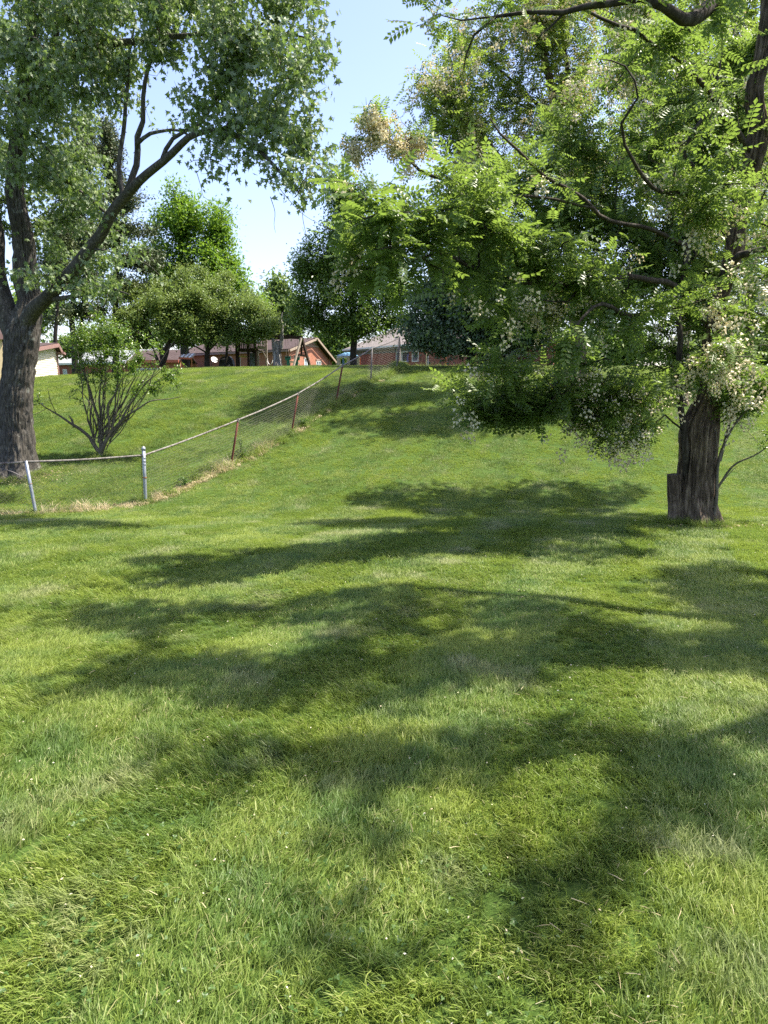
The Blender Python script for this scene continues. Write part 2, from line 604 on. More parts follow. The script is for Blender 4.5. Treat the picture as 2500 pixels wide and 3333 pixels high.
def tmpl_compound(npair, L, ll, lw, six=True):
    """pinnate leaf: rachis along +X with pairs of oval leaflets"""
    V, F4, F3 = [], [], []
    T = tmpl_leaf6(ll, lw) if six else tmpl_simple(ll, lw)
    k = 0
    spots = [(L, 0, 0)]
    for i in range(npair):
        x = L * (.22 + .72 * i / max(1, npair - 1))
        spots += [(x, 1, 1), (x, -1, 1)]
    for x, s, side in spots:
        a = math.radians(68) * s
        ca, sa = math.cos(a), math.sin(a)
        P = T[0].copy() * (1 if side else 1.1) * (.85 + .3 * random.random())
        Q = np.stack([P[:, 0] * ca - P[:, 1] * sa, P[:, 0] * sa + P[:, 1] * ca, P[:, 2] + abs(s) * -.25 * P[:, 0]], 1)
        Q[:, 0] += x
        Q[:, 2] += -.18 * (x / L) ** 2 * L
        V.append(Q)
        if T[1] is not None:
            F4.append(T[1] + k)
        if T[2] is not None:
            F3.append(T[2] + k)
        k += len(P)
    # rachis
    r = .0022
    V.append(np.array([[0, r, 0], [0, -r, 0], [L * .5, -r, -.045 * L], [L * .5, r, -.045 * L], [L, r * .5, -.18 * L], [L, -r * .5, -.18 * L]]))
    F4.append(np.array([[0, 1, 2, 3], [3, 2, 5, 4]]) + k)
    return np.vstack(V), np.vstack(F4) if F4 else None, np.vstack(F3) if F3 else None


def tmpl_raceme(L=.17, n=20, w=.045, f=.022):
    """hanging flower cluster along -Z"""
    V, F3 = [], []
    k = 0
    for i in range(n):
        t = (i + .5) / n
        a = i * 2.4
        rad = w * (1 - .55 * t)
        c = np.array([math.cos(a) * rad, math.sin(a) * rad, -L * t])
        s = f * (1.15 - .45 * t)
        o = np.array([math.cos(a), math.sin(a), -.4])
        side = np.array([-math.sin(a), math.cos(a), 0])
        V.append(np.array([c - side * s * .6, c + side * s * .6, c + o * s + np.array([0, 0, s * .2]), c + o * s * .4 - np.array([0, 0, s]), c * .3 + np.array([0, 0, -L * t * .7 + .01])]))
        F3.append(np.array([[0, 1, 2], [0, 3, 1], [0, 2, 3], [1, 3, 2]]) + k)
        k += 5
    r = .0015
    V.append(np.array([[r, 0, 0.02], [-r, 0, .02], [0, r, -L]]))
    F3.append(np.array([[0, 1, 2]]) + k)
    return np.vstack(V), None, np.vstack(F3)


def frames(d, n):
    d = d / (np.linalg.norm(d, axis=1, keepdims=True) + 1e-9)
    s = np.cross(n, d)
    s /= np.linalg.norm(s, axis=1, keepdims=True) + 1e-9
    n2 = np.cross(d, s)
    return np.stack([d, s, n2], -1)       # columns


def scatter(tm, P, Rm, S, rnd):
    """place a template at N points -> V, faces, rnd"""
    V, F4, F3 = tm
    N, k = len(P), len(V)
    W = np.einsum('nij,kj->nki', Rm, V) * S[:, None, None] + P[:, None]
    off = (np.arange(N) * k)[:, None, None]
    Fs = []
    if F4 is not None:
        Fs.append((F4[None] + off).reshape(-1, 4))
    if F3 is not None:
        Fs.append((F3[None] + off).reshape(-1, 3))
    return W.reshape(-1, 3), Fs, np.repeat(rnd, k)


def rdir(n, up=0.0, spread=1.0):
    d = R.normal(size=(n, 3)) * spread
    d[:, 2] += up
    return d / (np.linalg.norm(d, axis=1, keepdims=True) + 1e-9)


# ------------------------------------------------------------------ trees
def blobs_world(blobs):
    """(u, v, y, ru, rv, ry[, weight]) in photo pixels and metres -> world ellipsoids"""
    o = []
    for b in blobs:
        u, v, y, ru, rv, ry = b[:6]
        w = b[6] if len(b) > 6 else 1.
        o.append((at(u, v, y), np.array([ru * y / F, ry, rv * y / F]), w))
    return o


def sample_blobs(bl, n, shell=.6, clump=.55):
    vol = np.array([w * (r.prod() ** .75) for c, r, w in bl])
    cnt = R.multinomial(n, vol / vol.sum())
    P = []
    for (c, r, w), k in zip(bl, cnt):
        d = rdir(k)
        t = R.uniform(0, 1, k) ** (1 / 3. * (1 - shell) + .05)
        t = np.where(R.uniform(0, 1, k) < shell, t, R.uniform(0, 1, k) ** (1 / 3.))
        Q = c + d * t[:, None] * r
        if clump and k > 8:                       # gather part of the twig ends into sprays, leaving gaps between
            cen = Q[R.integers(0, k, max(2, k // 14))]
            j = np.argmin(((Q[:, None] - cen[None]) ** 2).sum(2), 1)
            f = R.uniform(.35, 1, k)[:, None] * clump
            f = np.where(R.uniform(0, 1, k)[:, None] < .85, f, 0)
            Q = Q * (1 - f) + cen[j] * f
        P.append(Q)
    return np.vstack(P)


class Tree:
    def __init__(self, limbs, tips, step=.3, tipr=.004, expo=.5, pen=.22, sag=.1, wob=.05, zmin=None):
        """limbs: lists of (x, y, z, radius); tips: (n,3) twig ends the wood grows out to"""
        pos, par, rad, pl = [], [], [], []
        for L in limbs:
            Q = spline(L, step, wob)
            if pos:
                A = np.array(pos)
                j = int(np.argmin(((A - Q[0, :3]) ** 2).sum(1)))
            else:
                j = -1
            for i, q in enumerate(Q):
                if j >= 0 and i == 0 and len(pos):
                    pos.append(q[:3]); par.append(j); rad.append(q[3]); pl.append(pl[j] + .01)
                    j = len(pos) - 1
                    continue
                d = np.linalg.norm(q[:3] - pos[j]) if j >= 0 else 0
                pl.append((pl[j] if j >= 0 else 0) + d * .35)
                pos.append(q[:3]); par.append(j); rad.append(q[3])
                j = len(pos) - 1
        nl = len(pos)
        cap = nl + len(tips) * 14 + 10
        P = np.zeros((cap, 3))
        P[:nl] = pos
        PL = np.full(cap, 1e9)
        PL[:nl] = pl
        PL[:max(3, int(len(spline(limbs[0], step)) * .25))] += 6      # do not sprout from the foot of the trunk
        par = list(par)
        n = nl
        D0 = np.array([np.min(((P[:nl] - t) ** 2).sum(1)) for t in tips]) ** .5
        tipnode, starts = [], []
        for k in np.argsort(D0 + R.uniform(0, .3, len(D0))):
            t = tips[k]
            d = np.sqrt(((P[:n] - t) ** 2).sum(1))
            below = np.maximum(0, P[:n, 2] - t[2]) * .35
            j = int(np.argmin(d + pen * PL[:n] + below))
            L = d[j]
            m = max(1, min(14, int(round(L / step))))
            a = P[j].copy()
            mid = (a + t) / 2 + R.normal(size=3) * .12 * L + np.array([0, 0, sag * L])
            s = np.arange(1, m + 1)[:, None] / m
            Q = (1 - s) ** 2 * a + 2 * s * (1 - s) * mid + s ** 2 * t
            if m > 2:
                Q[:-1] += R.normal(size=(m - 1, 3)) * .018 * step / .3
            prev = j
            for i in range(m):
                P[n] = Q[i]
                PL[n] = PL[j] + L * (i + 1) / m
                par.append(prev)
                prev = n
                n += 1
            tipnode.append(prev)
            starts.append((j, prev, m))
        self.P = P[:n]
        self.par = np.array(par)
        cnt = np.zeros(n)
        cnt[tipnode] = 1
        for i in range(n - 1, 0, -1):
            if self.par[i] >= 0:
                cnt[self.par[i]] += cnt[i]
        r = tipr * np.maximum(cnt, 1) ** expo
        r[:nl] = rad
        for i in range(nl, n):
            r[i] = min(r[i], r[self.par[i]] * .85)
        self.r = r
        self.tips = np.array(tipnode)
        self.nl = nl

    def chains(self):
        n = len(self.P)
        ch = [[] for _ in range(n)]
        for i, p in enumerate(self.par):
            if p >= 0:
                ch[p].append(i)
        outc = []
        stack = [(0, -1)]
        while stack:
            s, p = stack.pop()
            c = ([p] if p >= 0 else []) + [s]
            cur = s
            while ch[cur]:
                k = max(ch[cur], key=lambda i: self.r[i])
                for o in ch[cur]:
                    if o != k:
                        stack.append((o, cur))
                c.append(k)
                cur = k
            outc.append(c)
        return outc

    def build(self, parent, m, big=.04, detail=None, trunk_name='trunk', wood=None):
        """trunk and every thick limb an object of its own, thin wood joined"""
        off = np.array(parent.location)
        VV, FF, n = [], [], 0
        first = True
        for c in self.chains():
            P = self.P[c].copy()
            r = self.r[c].copy()
            if not first and len(c) > 1:
                r[0] = r[1]
                dd = P[1] - P[0]
            r[-1] *= .4
            if first and detail:
                V, Fq = detail(P, r)
                me = mesh_np(trunk_name, V - off, Fq, smooth=True)
                link(trunk_name, me, m, parent)
            else:
                R0 = r.max()
                sides = 14 if R0 > .1 else 9 if R0 > .04 else 5 if R0 > .012 else 3
                V, Fq = tube_np(P, r, sides)
                if R0 >= big or first:
                    nm = trunk_name if first else 'limb'
                    link(nm, mesh_np(nm, V - off, Fq, smooth=True), m if first or not wood else wood, parent)
                else:
                    VV.append(V)
                    FF.append(Fq + n)
                    n += len(V)
            first = False
        if VV:
            link('twigs', mesh_np('twigs', np.vstack(VV) - off, np.vstack(FF), smooth=True), wood or m, parent, kind='stuff')

    def leaf_points(self, per, spread=.1, back=3):
        """points along the last nodes of every twig"""
        idx = np.repeat(self.tips, per)
        hop = R.integers(0, back + 1, len(idx))
        for h in range(back):
            p = self.par[idx]
            go = (hop > h) & (p >= self.nl)
            idx = np.where(go, p, idx)
        f = R.uniform(0, 1, len(idx))[:, None]
        pp = np.maximum(self.par[idx], 0)
        P = self.P[idx] * f + self.P[pp] * (1 - f)
        D = self.P[idx] - self.P[pp]
        D /= np.linalg.norm(D, axis=1, keepdims=True) + 1e-9
        return P + R.normal(size=P.shape) * spread, D


def bark_detail(sides=72, step=.03, amp=.03, fz=1.6, fa=9, flare=.5, flareh=.5, seed=0., rough=1., zbase=None):
    """furrowed trunk: long ridges that wander and split, root flare at the foot"""
    def f(P, r):
        Q = spline(np.column_stack([P, r]), step)
        P2, r2 = Q[:, :3], Q[:, 3]
        s = np.cumsum(np.r_[0, np.linalg.norm(np.diff(P2, axis=0), axis=1)])
        V, Fq = tube_np(P2, r2, sides)
        V = V.reshape(len(P2), sides, 3)
        a = np.arange(sides) / sides * 2 * np.pi
        S, A = np.meshgrid(s, a, indexing='ij')
        cx, sx = np.cos(A) * fa / 2.2, np.sin(A) * fa / 2.2
        wx = .5 * noise(cx * .6, sx * .6, S * 2.2 + seed)
        n1 = 1 - np.abs(noise(cx * 1.9 + wx, sx * 1.9 + wx, S * fz + seed)) * 2.1
        n2 = noise(cx * 4, sx * 4, S * fz * 4 + seed + 7)
        n3 = noise(cx * .35, sx * .35, S * .8 + seed + 3)
        fl = flare * np.exp(-S / flareh * 1.7) * (1 + .55 * np.sin(A * 5 + seed + S * 1.5) + .3 * noise(cx, sx, seed))
        rr = np.minimum(1, r2[:, None] / .18)
        disp = -amp * rr * np.clip(n1, 0, 1) * 1.0 + amp * .35 * rr * n2 * rough + .15 * r2[:, None] * n3 + r2[:, None] * fl
        N = V - P2[:, None]
        N /= np.linalg.norm(N, axis=2, keepdims=True) + 1e-9
        N[..., 2] *= .25
        return (V + N * disp[..., None]).reshape(-1, 3), Fq
    return f


def gleaves(tree, per, tm, size, mode, m, parent, name='crown', spread=.08, back=3, singles=0, sizevar=.3, single_tm=None):
    """leaves of one tree: one crown mesh plus, for near trees, the largest-looking leaves as single parts"""
    P, D = tree.leaf_points(per, spread, back)
    n = len(P)
    if mode == 'droop':
        d = rdir(n, -1.5, .75)
        nn = rdir(n, .25)
    elif mode == 'flat':
        d = D * .8 + rdir(n, -.15)
        nn = rdir(n, 1.6, .6)
    elif mode == 'pinnate':
        d = D * .6 + rdir(n, -.1)
        d[:, 2] *= .6
        nn = rdir(n, 1.8, .65)
    elif mode == 'needle':
        d = D * .8 + rdir(n, .1, .9)
        nn = rdir(n, .3)
    Rm = frames(d, nn)
    S = size * R.uniform(1 - sizevar, 1 + sizevar, n)
    rnd = np.clip(R.normal(.5, .25, n) + .25 * noise(P[:, 0] * 1.2, P[:, 1] * 1.2, P[:, 2] * 1.2), 0, 1)
    off = np.array(parent.location)
    keep = np.ones(n, bool)
    if singles:
        dist = np.linalg.norm(P - np.array([0, 0, CAMZ]), axis=1)
        el = (P[:, 2] - CAMZ) / np.maximum(P[:, 1], .1)
        uu = np.abs(P[:, 0] / np.maximum(P[:, 1], .1))
        vis = (el < .46) & (uu < .53) & (P[:, 1] > 2)
        order = np.argsort(np.where(vis, dist, 1e9))[:singles]
        keep[order] = False
        meshes = []
        ts = single_tm or tm
        for k in range(6):
            me = mesh_np('leaf', ts[0], [f for f in ts[1:] if f is not None], rnd=np.full(len(ts[0]), (k + .5) / 6))
            me.materials.append(m)
            meshes.append(me)
        for i in order:
            o = bpy.data.objects.new('leaf', meshes[int(rnd[i] * 5.99)])
            C.objects.link(o)
            o.parent = parent
            mt = Matrix([list(Rm[i, a] * S[i]) + [P[i, a] - off[a]] for a in range(3)] + [[0, 0, 0, 1]])
            o.matrix_local = mt
    V, Fs, rr = scatter(tm, P[keep], Rm[keep], S[keep], rnd[keep])
    return link(name, mesh_np(name, V - off, Fs, rnd=rr), m, parent, kind='stuff')


def px(*pts):
    """(u, v, y, r) photo pixels + distance + radius -> (x, y, z, r)"""
    return [(*at(u, v, y), r) for u, v, y, r in pts]


def ntri():
    return sum(sum(len(p.vertices) - 2 for p in o.data.polygons) for o in sc.objects if o.type == 'MESH')

# ------------------------------------------------------------------ the ground
def build_ground():
    gy = np.concatenate([np.arange(-40, -4, 4.), np.arange(-4, 50, .3), np.arange(50, 100, 3.), np.arange(100, 520, 30.)])
    gx = np.concatenate([-np.geomspace(400, 24, 16), np.arange(-22, 22, .3), np.geomspace(22.2, 400, 16)])
    X, Y = np.meshgrid(gx, gy)
    Z = tz(X, Y)
    V = np.stack([X, Y, Z], -1).reshape(-1, 3)
    w = len(gx)
    i = np.arange(len(gy) - 1)[:, None] * w
    j = np.arange(w - 1)[None]
    Fq = np.stack([i + j, i + j + 1, i + j + w + 1, i + j + w], -1).reshape(-1, 4)
    o = link('ground', mesh_np('ground', V, Fq, smooth=True), M['ground'])
    tag(o, 'rolling turf ground of the sloping back yards', kind='structure')


build_ground()


def blade_patch(name, size, nb, h, w, lying=.1, segs=2, straw=.08, m=None, hvar=.35, clump=True, lean=.32):
    x = R.uniform(-size / 2, size / 2, nb)
    y = R.uniform(-size / 2, size / 2, nb)
    if clump:                                   # tufts
        k = max(4, nb // 22)
        cx, cy = R.uniform(-size / 2, size / 2, (2, k))
        wh = R.integers(0, k, nb)
        f = R.uniform(0, 1, nb) < .6
        x = np.where(f, cx[wh] + R.normal(size=nb) * size * .02, x)
        y = np.where(f, cy[wh] + R.normal(size=nb) * size * .02, y)
    a = R.normal(0, .8, nb)             # most blades lean one way, as the mower left them
    H = h * np.clip(R.normal(1, hvar, nb), .3, 2.0)
    ln = np.abs(R.normal(lean * 1.4, lean * .8, nb))
    isl = R.uniform(0, 1, nb) < lying
    ln = np.where(isl, R.uniform(1.2, 1.5, nb), ln)
    H = np.where(isl, H * R.uniform(.25, .9, nb), H)
    z0 = np.where(isl, R.uniform(.35, .8, nb) * h, -.01)
    rnd = np.clip(R.normal(.42, .2, nb), 0, .84)
    rnd = np.where(R.uniform(0, 1, nb) < straw, R.uniform(.86, 1, nb), rnd)
    rnd = np.where(isl & (R.uniform(0, 1, nb) < .45), R.uniform(.84, .97, nb), rnd)
    d = np.stack([np.cos(a), np.sin(a)], 1)
    b = a + np.pi / 2 + R.normal(size=nb) * .9
    s = np.stack([np.cos(b), np.sin(b)], 1)
    V, W = [], w * R.uniform(.6, 1.3, nb)
    for t, wf in ((0, .9), (.55, 1.), (1, .0)) if segs == 2 else ((0, 1.), (1, 0.)):
        bend = ln * (.55 + .45 * t) + t * t * .35 * ~isl
        hx = H * t * np.sin(bend)
        hz = H * t * np.cos(bend)
        px_ = x + d[:, 0] * hx
        py_ = y + d[:, 1] * hx
        pz_ = z0 + hz
        if wf > 0:
            for sg in (-1, 1):
                V.append(np.stack([px_ + sg * s[:, 0] * W * wf / 2, py_ + sg * s[:, 1] * W * wf / 2, pz_], 1))
        else:
            V.append(np.stack([px_, py_, pz_], 1))
    k = len(V)
    V = np.stack(V, 1).reshape(-1, 3)
    o = np.arange(nb)[:, None] * k
    if segs == 2:
        Fs = [np.array([[0, 1, 3, 2]]) + o, np.array([[2, 3, 4]]) + o]
    else:
        Fs = [np.array([[0, 1, 2]]) + o]
    me = mesh_np(name, V, Fs, rnd=np.repeat(rnd, k))
    me.materials.append(m or M['grass'])
    return bpy.data.objects.new(name, me)


def instancer(name, protos, P, rot, scl, idx, label):
    """one object whose geometry nodes spread the blade patches over the given points"""
    col = bpy.data.collections.new(name + '_patches')
    for p in protos:
        col.objects.link(p)
    me = bpy.data.meshes.new(name)
    me.vertices.add(len(P))
    me.vertices.foreach_set('co', np.asarray(P, np.float32).ravel())
    for nm, ty, key, dat in (('rot', 'FLOAT_VECTOR', 'vector', rot), ('scl', 'FLOAT_VECTOR', 'vector', scl), ('idx', 'INT', 'value', idx)):
        at_ = me.attributes.new(nm, ty, 'POINT')
        at_.data.foreach_set(key, np.asarray(dat, np.int32 if ty == 'INT' else np.float32).ravel())
    o = bpy.data.objects.new(name, me)
    C.objects.link(o)
    ng = bpy.data.node_groups.new(name, 'GeometryNodeTree')
    ng.interface.new_socket('Geometry', in_out='INPUT', socket_type='NodeSocketGeometry')
    ng.interface.new_socket('Geometry', in_out='OUTPUT', socket_type='NodeSocketGeometry')
    gi = ng.nodes.new('NodeGroupInput')
    go = ng.nodes.new('NodeGroupOutput')
    ci = ng.nodes.new('GeometryNodeCollectionInfo')
    ci.inputs['Collection'].default_value = col
    ci.inputs['Separate Children'].default_value = True
    ci.inputs['Reset Children'].default_value = True
    ip = ng.nodes.new('GeometryNodeInstanceOnPoints')
    ip.inputs['Pick Instance'].default_value = True

    def attr(nm, ty):
        n = ng.nodes.new('GeometryNodeInputNamedAttribute')
        n.data_type = ty
        n.inputs['Name'].default_value = nm
        return [s for s in n.outputs if s.enabled and s.name == 'Attribute'][0]
    e2r = ng.nodes.new('FunctionNodeEulerToRotation')
    ng.links.new(attr('rot', 'FLOAT_VECTOR'), e2r.inputs[0])
    ng.links.new(gi.outputs[0], ip.inputs['Points'])
    ng.links.new(ci.outputs[0], ip.inputs['Instance'])
    ng.links.new(e2r.outputs[0], ip.inputs['Rotation'])
    ng.links.new(attr('scl', 'FLOAT_VECTOR'), ip.inputs['Scale'])
    ng.links.new(attr('idx', 'INT'), ip.inputs['Instance Index'])
    ng.links.new(ip.outputs[0], go.inputs[0])
    md = o.modifiers.new('spread', 'NODES')
    md.node_group = ng
    tag(o, label, kind='stuff')
    return o


def slope_euler(x, y, yaw):
    gx, gy = tn(x, y)
    E = np.zeros((len(x), 3))
    for i in range(len(x)):
        n = Vector((-gx[i], -gy[i], 1)).normalized()
        q = Vector((0, 0, 1)).rotation_difference(n)
        E[i] = (q @ Matrix.Rotation(yaw[i], 3, 'Z').to_quaternion()).to_euler()
    return E


FX = [(-9.6, 12.6), (-6.78, 13.6), (-5.0, 14.8), (-3.85, 17.6), (-2.7, 20.4), (-1.55, 23.2), (-.4, 26.0), (.62, 28.8), (1.0, 40.0)]


def fence_x(y):
    return np.interp(y, [p[1] for p in FX], [p[0] for p in FX])


def foot(u, v, y):
    p = at(u, v, y)
    return np.array([p[0], p[1], float(tz(p[0], p[1]))])


def build_grass():
    protos, P, yaw, S, I = [], [], [], [], []
    NV = 7
    for k in range(NV):
        protos.append(blade_patch('a%02d' % k, .34, 1900, .055, .0030, lying=.06, segs=2, straw=.035, lean=.26))
    for k in range(NV):
        protos.append(blade_patch('b%02d' % k, .62, 3200, .058, .0046, lying=.05, segs=2, straw=.035, lean=.28))
    for k in range(NV):
        protos.append(blade_patch('c%02d' % k, .62, 1700, .055, .0085, lying=.05, segs=1, straw=.035))
    for y0, y1, sp, base, hs in ((.9, 6.2, .26, 0, 1.), (6.2, 14, .48, 1, 1.), (14, 41, .50, 2, 1.)):
        for yy in np.arange(y0, y1, sp):
            hw = .62 * yy + 1.2
            for xx in np.arange(-hw, hw, sp):
                x = xx + R.uniform(-.3, .3) * sp
                y = yy + R.uniform(-.3, .3) * sp
                P.append((x, y))
                # mowing passes: the blades of neighbouring stripes lean opposite ways
                st = math.sin((x * .92 - y * .38) * 2 * math.pi / 1.5)
                yaw.append((1.18 if st > 0 else 1.18 + math.pi) + R.normal() * .3)
                far_side = x < fence_x(y) if y > 11 else False
                h = (1 + .28 * noise(x * .8, y * .8, 5.) + .22 * noise(x * 2.5, y * 2.5, 1.) + .10 * st) * hs
                if far_side:
                    h *= 1.35
                S.append((1, 1, float(h)))
                I.append(base * NV + int(R.integers(0, NV)))
    P = np.array(P)
    yaw = np.array(yaw)
    Z = tz(P[:, 0], P[:, 1])
    instancer('grass', protos, np.column_stack([P, Z]), slope_euler(P[:, 0], P[:, 1], yaw), np.array(S), np.array(I),
              'short mown lawn grass covering the whole slope')
    # dead sprayed grass under the fence line
    prot = [blade_patch('d%d' % k, .36, 300, .08, .006, lying=.35, segs=2, straw=.75, m=M['straw'], lean=.6) for k in range(3)]
    prot += [blade_patch('e%d' % k, .35, 120, .22, .006, lying=.05, segs=2, straw=.8, m=M['straw'], lean=.4, hvar=.5) for k in range(2)]
    P, yaw, S, I = [], [], [], []
    for y in np.arange(11.2, 27.5, .085):
        dens = 1.0 if y < 18 else (.45 if y < 19.5 or 20.6 < y < 22.4 else .10)
        if R.uniform() > dens:
            continue
        x = fence_x(y) + R.normal() * .075 + .06
        tall = R.uniform() < (.5 if y < 14.2 else .12)
        if y < 14.5 and R.uniform() < .5:
            x += R.normal() * .3
        P.append((x, y)); yaw.append(R.uniform(0, 6.28)); s = R.uniform(.6, 1.1)
        S.append((s, s, s)); I.append(3 + int(R.integers(0, 2)) if tall else int(R.integers(0, 3)))
    P = np.array(P)
    instancer('dry_grass', prot, np.column_stack([P, tz(P[:, 0], P[:, 1]) + .01]), slope_euler(P[:, 0], P[:, 1], np.array(yaw)),
              np.array(S), np.array(I), 'straw coloured dead grass strip under the chain link fence')
    # taller green grass caught in the wire
    prot = [blade_patch('f%d' % k, .4, 260, .20, .007, lying=.03, segs=2, straw=.12, lean=.4, hvar=.5) for k in range(3)]
    P, yaw, S, I = [], [], [], []
    for y in np.arange(12, 40, .06):
        if y > 17 or R.uniform() < .15:
            x = fence_x(y) + R.normal() * .10 - .12
            P.append((x, y)); yaw.append(R.uniform(0, 6.28)); s = R.uniform(.5, 1.2); S.append((1, 1, s)); I.append(int(R.integers(0, 3)))
    for cu, cv, cy, rad, nn_ in ((2262, 1695, 11.5, .42, 60), (2200, 1680, 11.45, .2, 22), (56, 1545, 17, .62, 60), (322, 1478, 18.3, .25, 26), (475, 1652, 14.8, .08, 6), (120, 1702, 13.6, .08, 6), (752, 1522, 17.6, .08, 6), (1890, 1262, 25, .4, 26)):
        q = foot(cu, cv, cy)
        for _ in range(nn_):
            a = R.uniform(0, 6.28)
            rr_ = rad * R.uniform(.85, 1.35)
            P.append((q[0] + rr_ * math.cos(a), q[1] + rr_ * math.sin(a))); yaw.append(R.uniform(0, 6.28)); s = R.uniform(.35, .75); S.append((.5, .5, s)); I.append(int(R.integers(0, 3)))
    for x in np.arange(1.2, 9, .12):
        P.append((x, 39.8 + R.normal() * .1)); yaw.append(R.uniform(0, 6.28)); s = R.uniform(.8, 1.8); S.append((1, 1, s)); I.append(int(R.integers(0, 3)))
    P = np.array(P)
    instancer('long_grass', prot, np.column_stack([P, tz(P[:, 0], P[:, 1])]), slope_euler(P[:, 0], P[:, 1], np.array(yaw)),
              np.array(S), np.array(I), 'longer unmown grass left standing in the fence wire and round the trunks')


build_grass()


# ------------------------------------------------------------------ trees (near)
def tree_thing(name, label, cat, u, v, y, group=None):
    f = foot(u, v, y)
    return thing(name, label, cat, tuple(f), group)


def rooted(L, t, sink=.15):
    """drop the first point of a limb to the ground"""
    L = list(L)
    x, y, z, r = L[0]
    L[0] = (x, y, float(tz(x, y)) - sink, r)
    return L


def silver_maple():
    t = tree_thing('maple_tree', 'big grey-barked maple leaning over the wire fence with silvery drooping leaves', 'tree', 58, 1540, 17)
    trunk = rooted(px((54, 1545, 17, .40), (54, 1430, 17, .37), (56, 1300, 17, .36), (62, 1180, 17, .375), (74, 1080, 17, .38), (90, 1000, 17, .27),
                      (80, 900, 17, .25), (70, 760, 16.8, .23), (52, 620, 16.6, .20), (60, 450, 16.4, .17), (75, 300, 16.2, .14), (100, 120, 16, .10), (110, -60, 16, .06)), t)
    L = [trunk,
         px((62, 1120, 17, .27), (20, 1010, 17, .25), (-10, 900, 17, .22), (-20, 780, 17, .20), (-40, 600, 17, .17), (-60, 300, 17, .12)),
         px((78, 1062, 16.9, .17), (110, 1010, 16.7, .18), (150, 977, 16.4, .15), (205, 905, 16, .135), (286, 811, 15.5, .122), (340, 745, 15.1, .112), (400, 640, 14.6, .098),
            (450, 585, 14.2, .08), (527, 525, 13.7, .068), (618, 445, 13.2, .056), (716, 422, 12.7, .04), (829, 480, 12.2, .035), (930, 580, 11.9, .02), (1000, 660, 11.8, .01)),
         px((400, 640, 14.6, .05), (386, 560, 14.6, .045), (396, 440, 14.5, .04), (422, 241, 14.3, .03), (440, 60, 14.1, .018)),
         px((410, 632, 14.5, .06), (440, 540, 14.4, .06), (445, 452, 14.3, .055), (465, 400, 14.2, .045), (467, 316, 14.1, .04), (482, 211, 14., .033), (520, 136, 13.9, .027), (565, 0, 13.8, .02)),
         px((445, 470, 14.3, .04), (490, 435, 14.0, .035), (560, 428, 13.6, .025), (640, 440, 13.2, .015)),
         px((527, 525, 13.7, .045), (560, 455, 13.6, .035), (640, 410, 13.3, .028), (700, 330, 13.1, .022), (760, 220, 12.9, .016), (880, 120, 12.8, .010)),
         px((618, 445, 13.2, .04), (690, 340, 13., .032), (730, 240, 12.8, .026), (800, 130, 12.6, .018), (900, 40, 12.4, .012)),
         px((716, 422, 12.7, .03), (800, 400, 12.3, .026), (900, 430, 12, .02), (1000, 500, 11.8, .012), (1060, 560, 11.7, .006)),
         px((75, 300, 16.2, .11), (150, 200, 15.8, .10), (256, 181, 15.2, .085), (316, 151, 14.8, .075), (467, 124, 14., .055), (656, 117, 13.2, .04), (850, 110, 12.6, .022), (1000, 130, 12.2, .012)),
         px((85, 190, 16.1, .09), (130, 60, 15.8, .08), (170, -80, 15.5, .06)),
         px((98, 350, 16.3, .09), (140, 270, 16., .085), (165, 180, 15.8, .08), (200, 60, 15.4, .06), (300, -60, 15, .04)),
         px((150, 977, 16.4, .06), (250, 960, 15.9, .05), (340, 930, 15.5, .03), (430, 960, 15, .015)),
         px((286, 811, 15.5, .03), (330, 815, 15.2, .02), (380, 830, 15, .008)),
         ]
    blobs = [(40, 80, 15, 180, 140, 2.2, 1.5), (250, 60, 14.5, 180, 120, 1.8, 1.5), (120, 280, 14.5, 190, 120, 1.8, 1.5), (60, 480, 14, 170, 120, 1.6, 1.3), (250, 200, 14, 140, 90, 1.5, 1.),
             (450, 80, 13.8, 180, 100, 1.6, 1.2), (620, 60, 13.2, 170, 110, 1.6, 1.3), (800, 90, 12.8, 160, 120, 1.6, 1.4), (970, 60, 12.4, 130, 100, 1.3, 1.2), (1040, 190, 12, 100, 80, 1., 1.),
             (900, 240, 12.4, 160, 110, 1.4, 1.4), (740, 250, 13, 140, 90, 1.4, .9), (520, 230, 14.8, 120, 70, 1., .4), (380, 330, 16, 110, 80, 1., .5), (640, 360, 13.2, 110, 60, 1.2, .7),
             (800, 380, 12.6, 130, 80, 1.2, 1.2), (960, 370, 12, 120, 90, 1.1, 1.2), (1040, 330, 11.9, 60, 60, .8, .8), (1030, 470, 11.8, 90, 80, .9, 1.1), (900, 500, 12, 130, 70, 1., 1.1),
             (760, 540, 12.4, 150, 50, 1., .9), (680, 560, 12.6, 60, 40, .8, .5), (990, 600, 11.8, 70, 60, .7, .8), (1080, 560, 11.7, 40, 60, .6, .5),
             (700, 610, 12.4, 40, 30, .4, .25), (480, 400, 15.6, 50, 40, .6, .2),
             (200, 420, 17, 150, 110, 1.2, .8), (250, 560, 17.5, 150, 110, 1.2, .8), (150, 650, 18, 130, 110, 1.2, .9), (300, 650, 17.8, 110, 90, 1.1, .5), (440, 760, 16.6, 70, 60, .9, .35),
             (200, 780, 18, 140, 90, 1.2, .8), (390, 850, 16.8, 90, 80, 1., .6), (460, 880, 14.8, 80, 60, 1., .5), (270, 900, 15.2, 140, 60, 1.2, .8), (80, 905, 15.4, 120, 40, .9, .7), (330, 1000, 15.2, 110, 45, .9, .55), (190, 955, 15.4, 90, 40, .8, .5),
             (-250, 200, 16, 250, 350, 3, 1.2), (-300, 700, 17, 250, 200, 3, .6), (200, -250, 15, 400, 200, 3, 1.4), (700, -250, 13, 350, 180, 2.5, 1.2), (100, 300, 20, 220, 300, 2, 1.)]
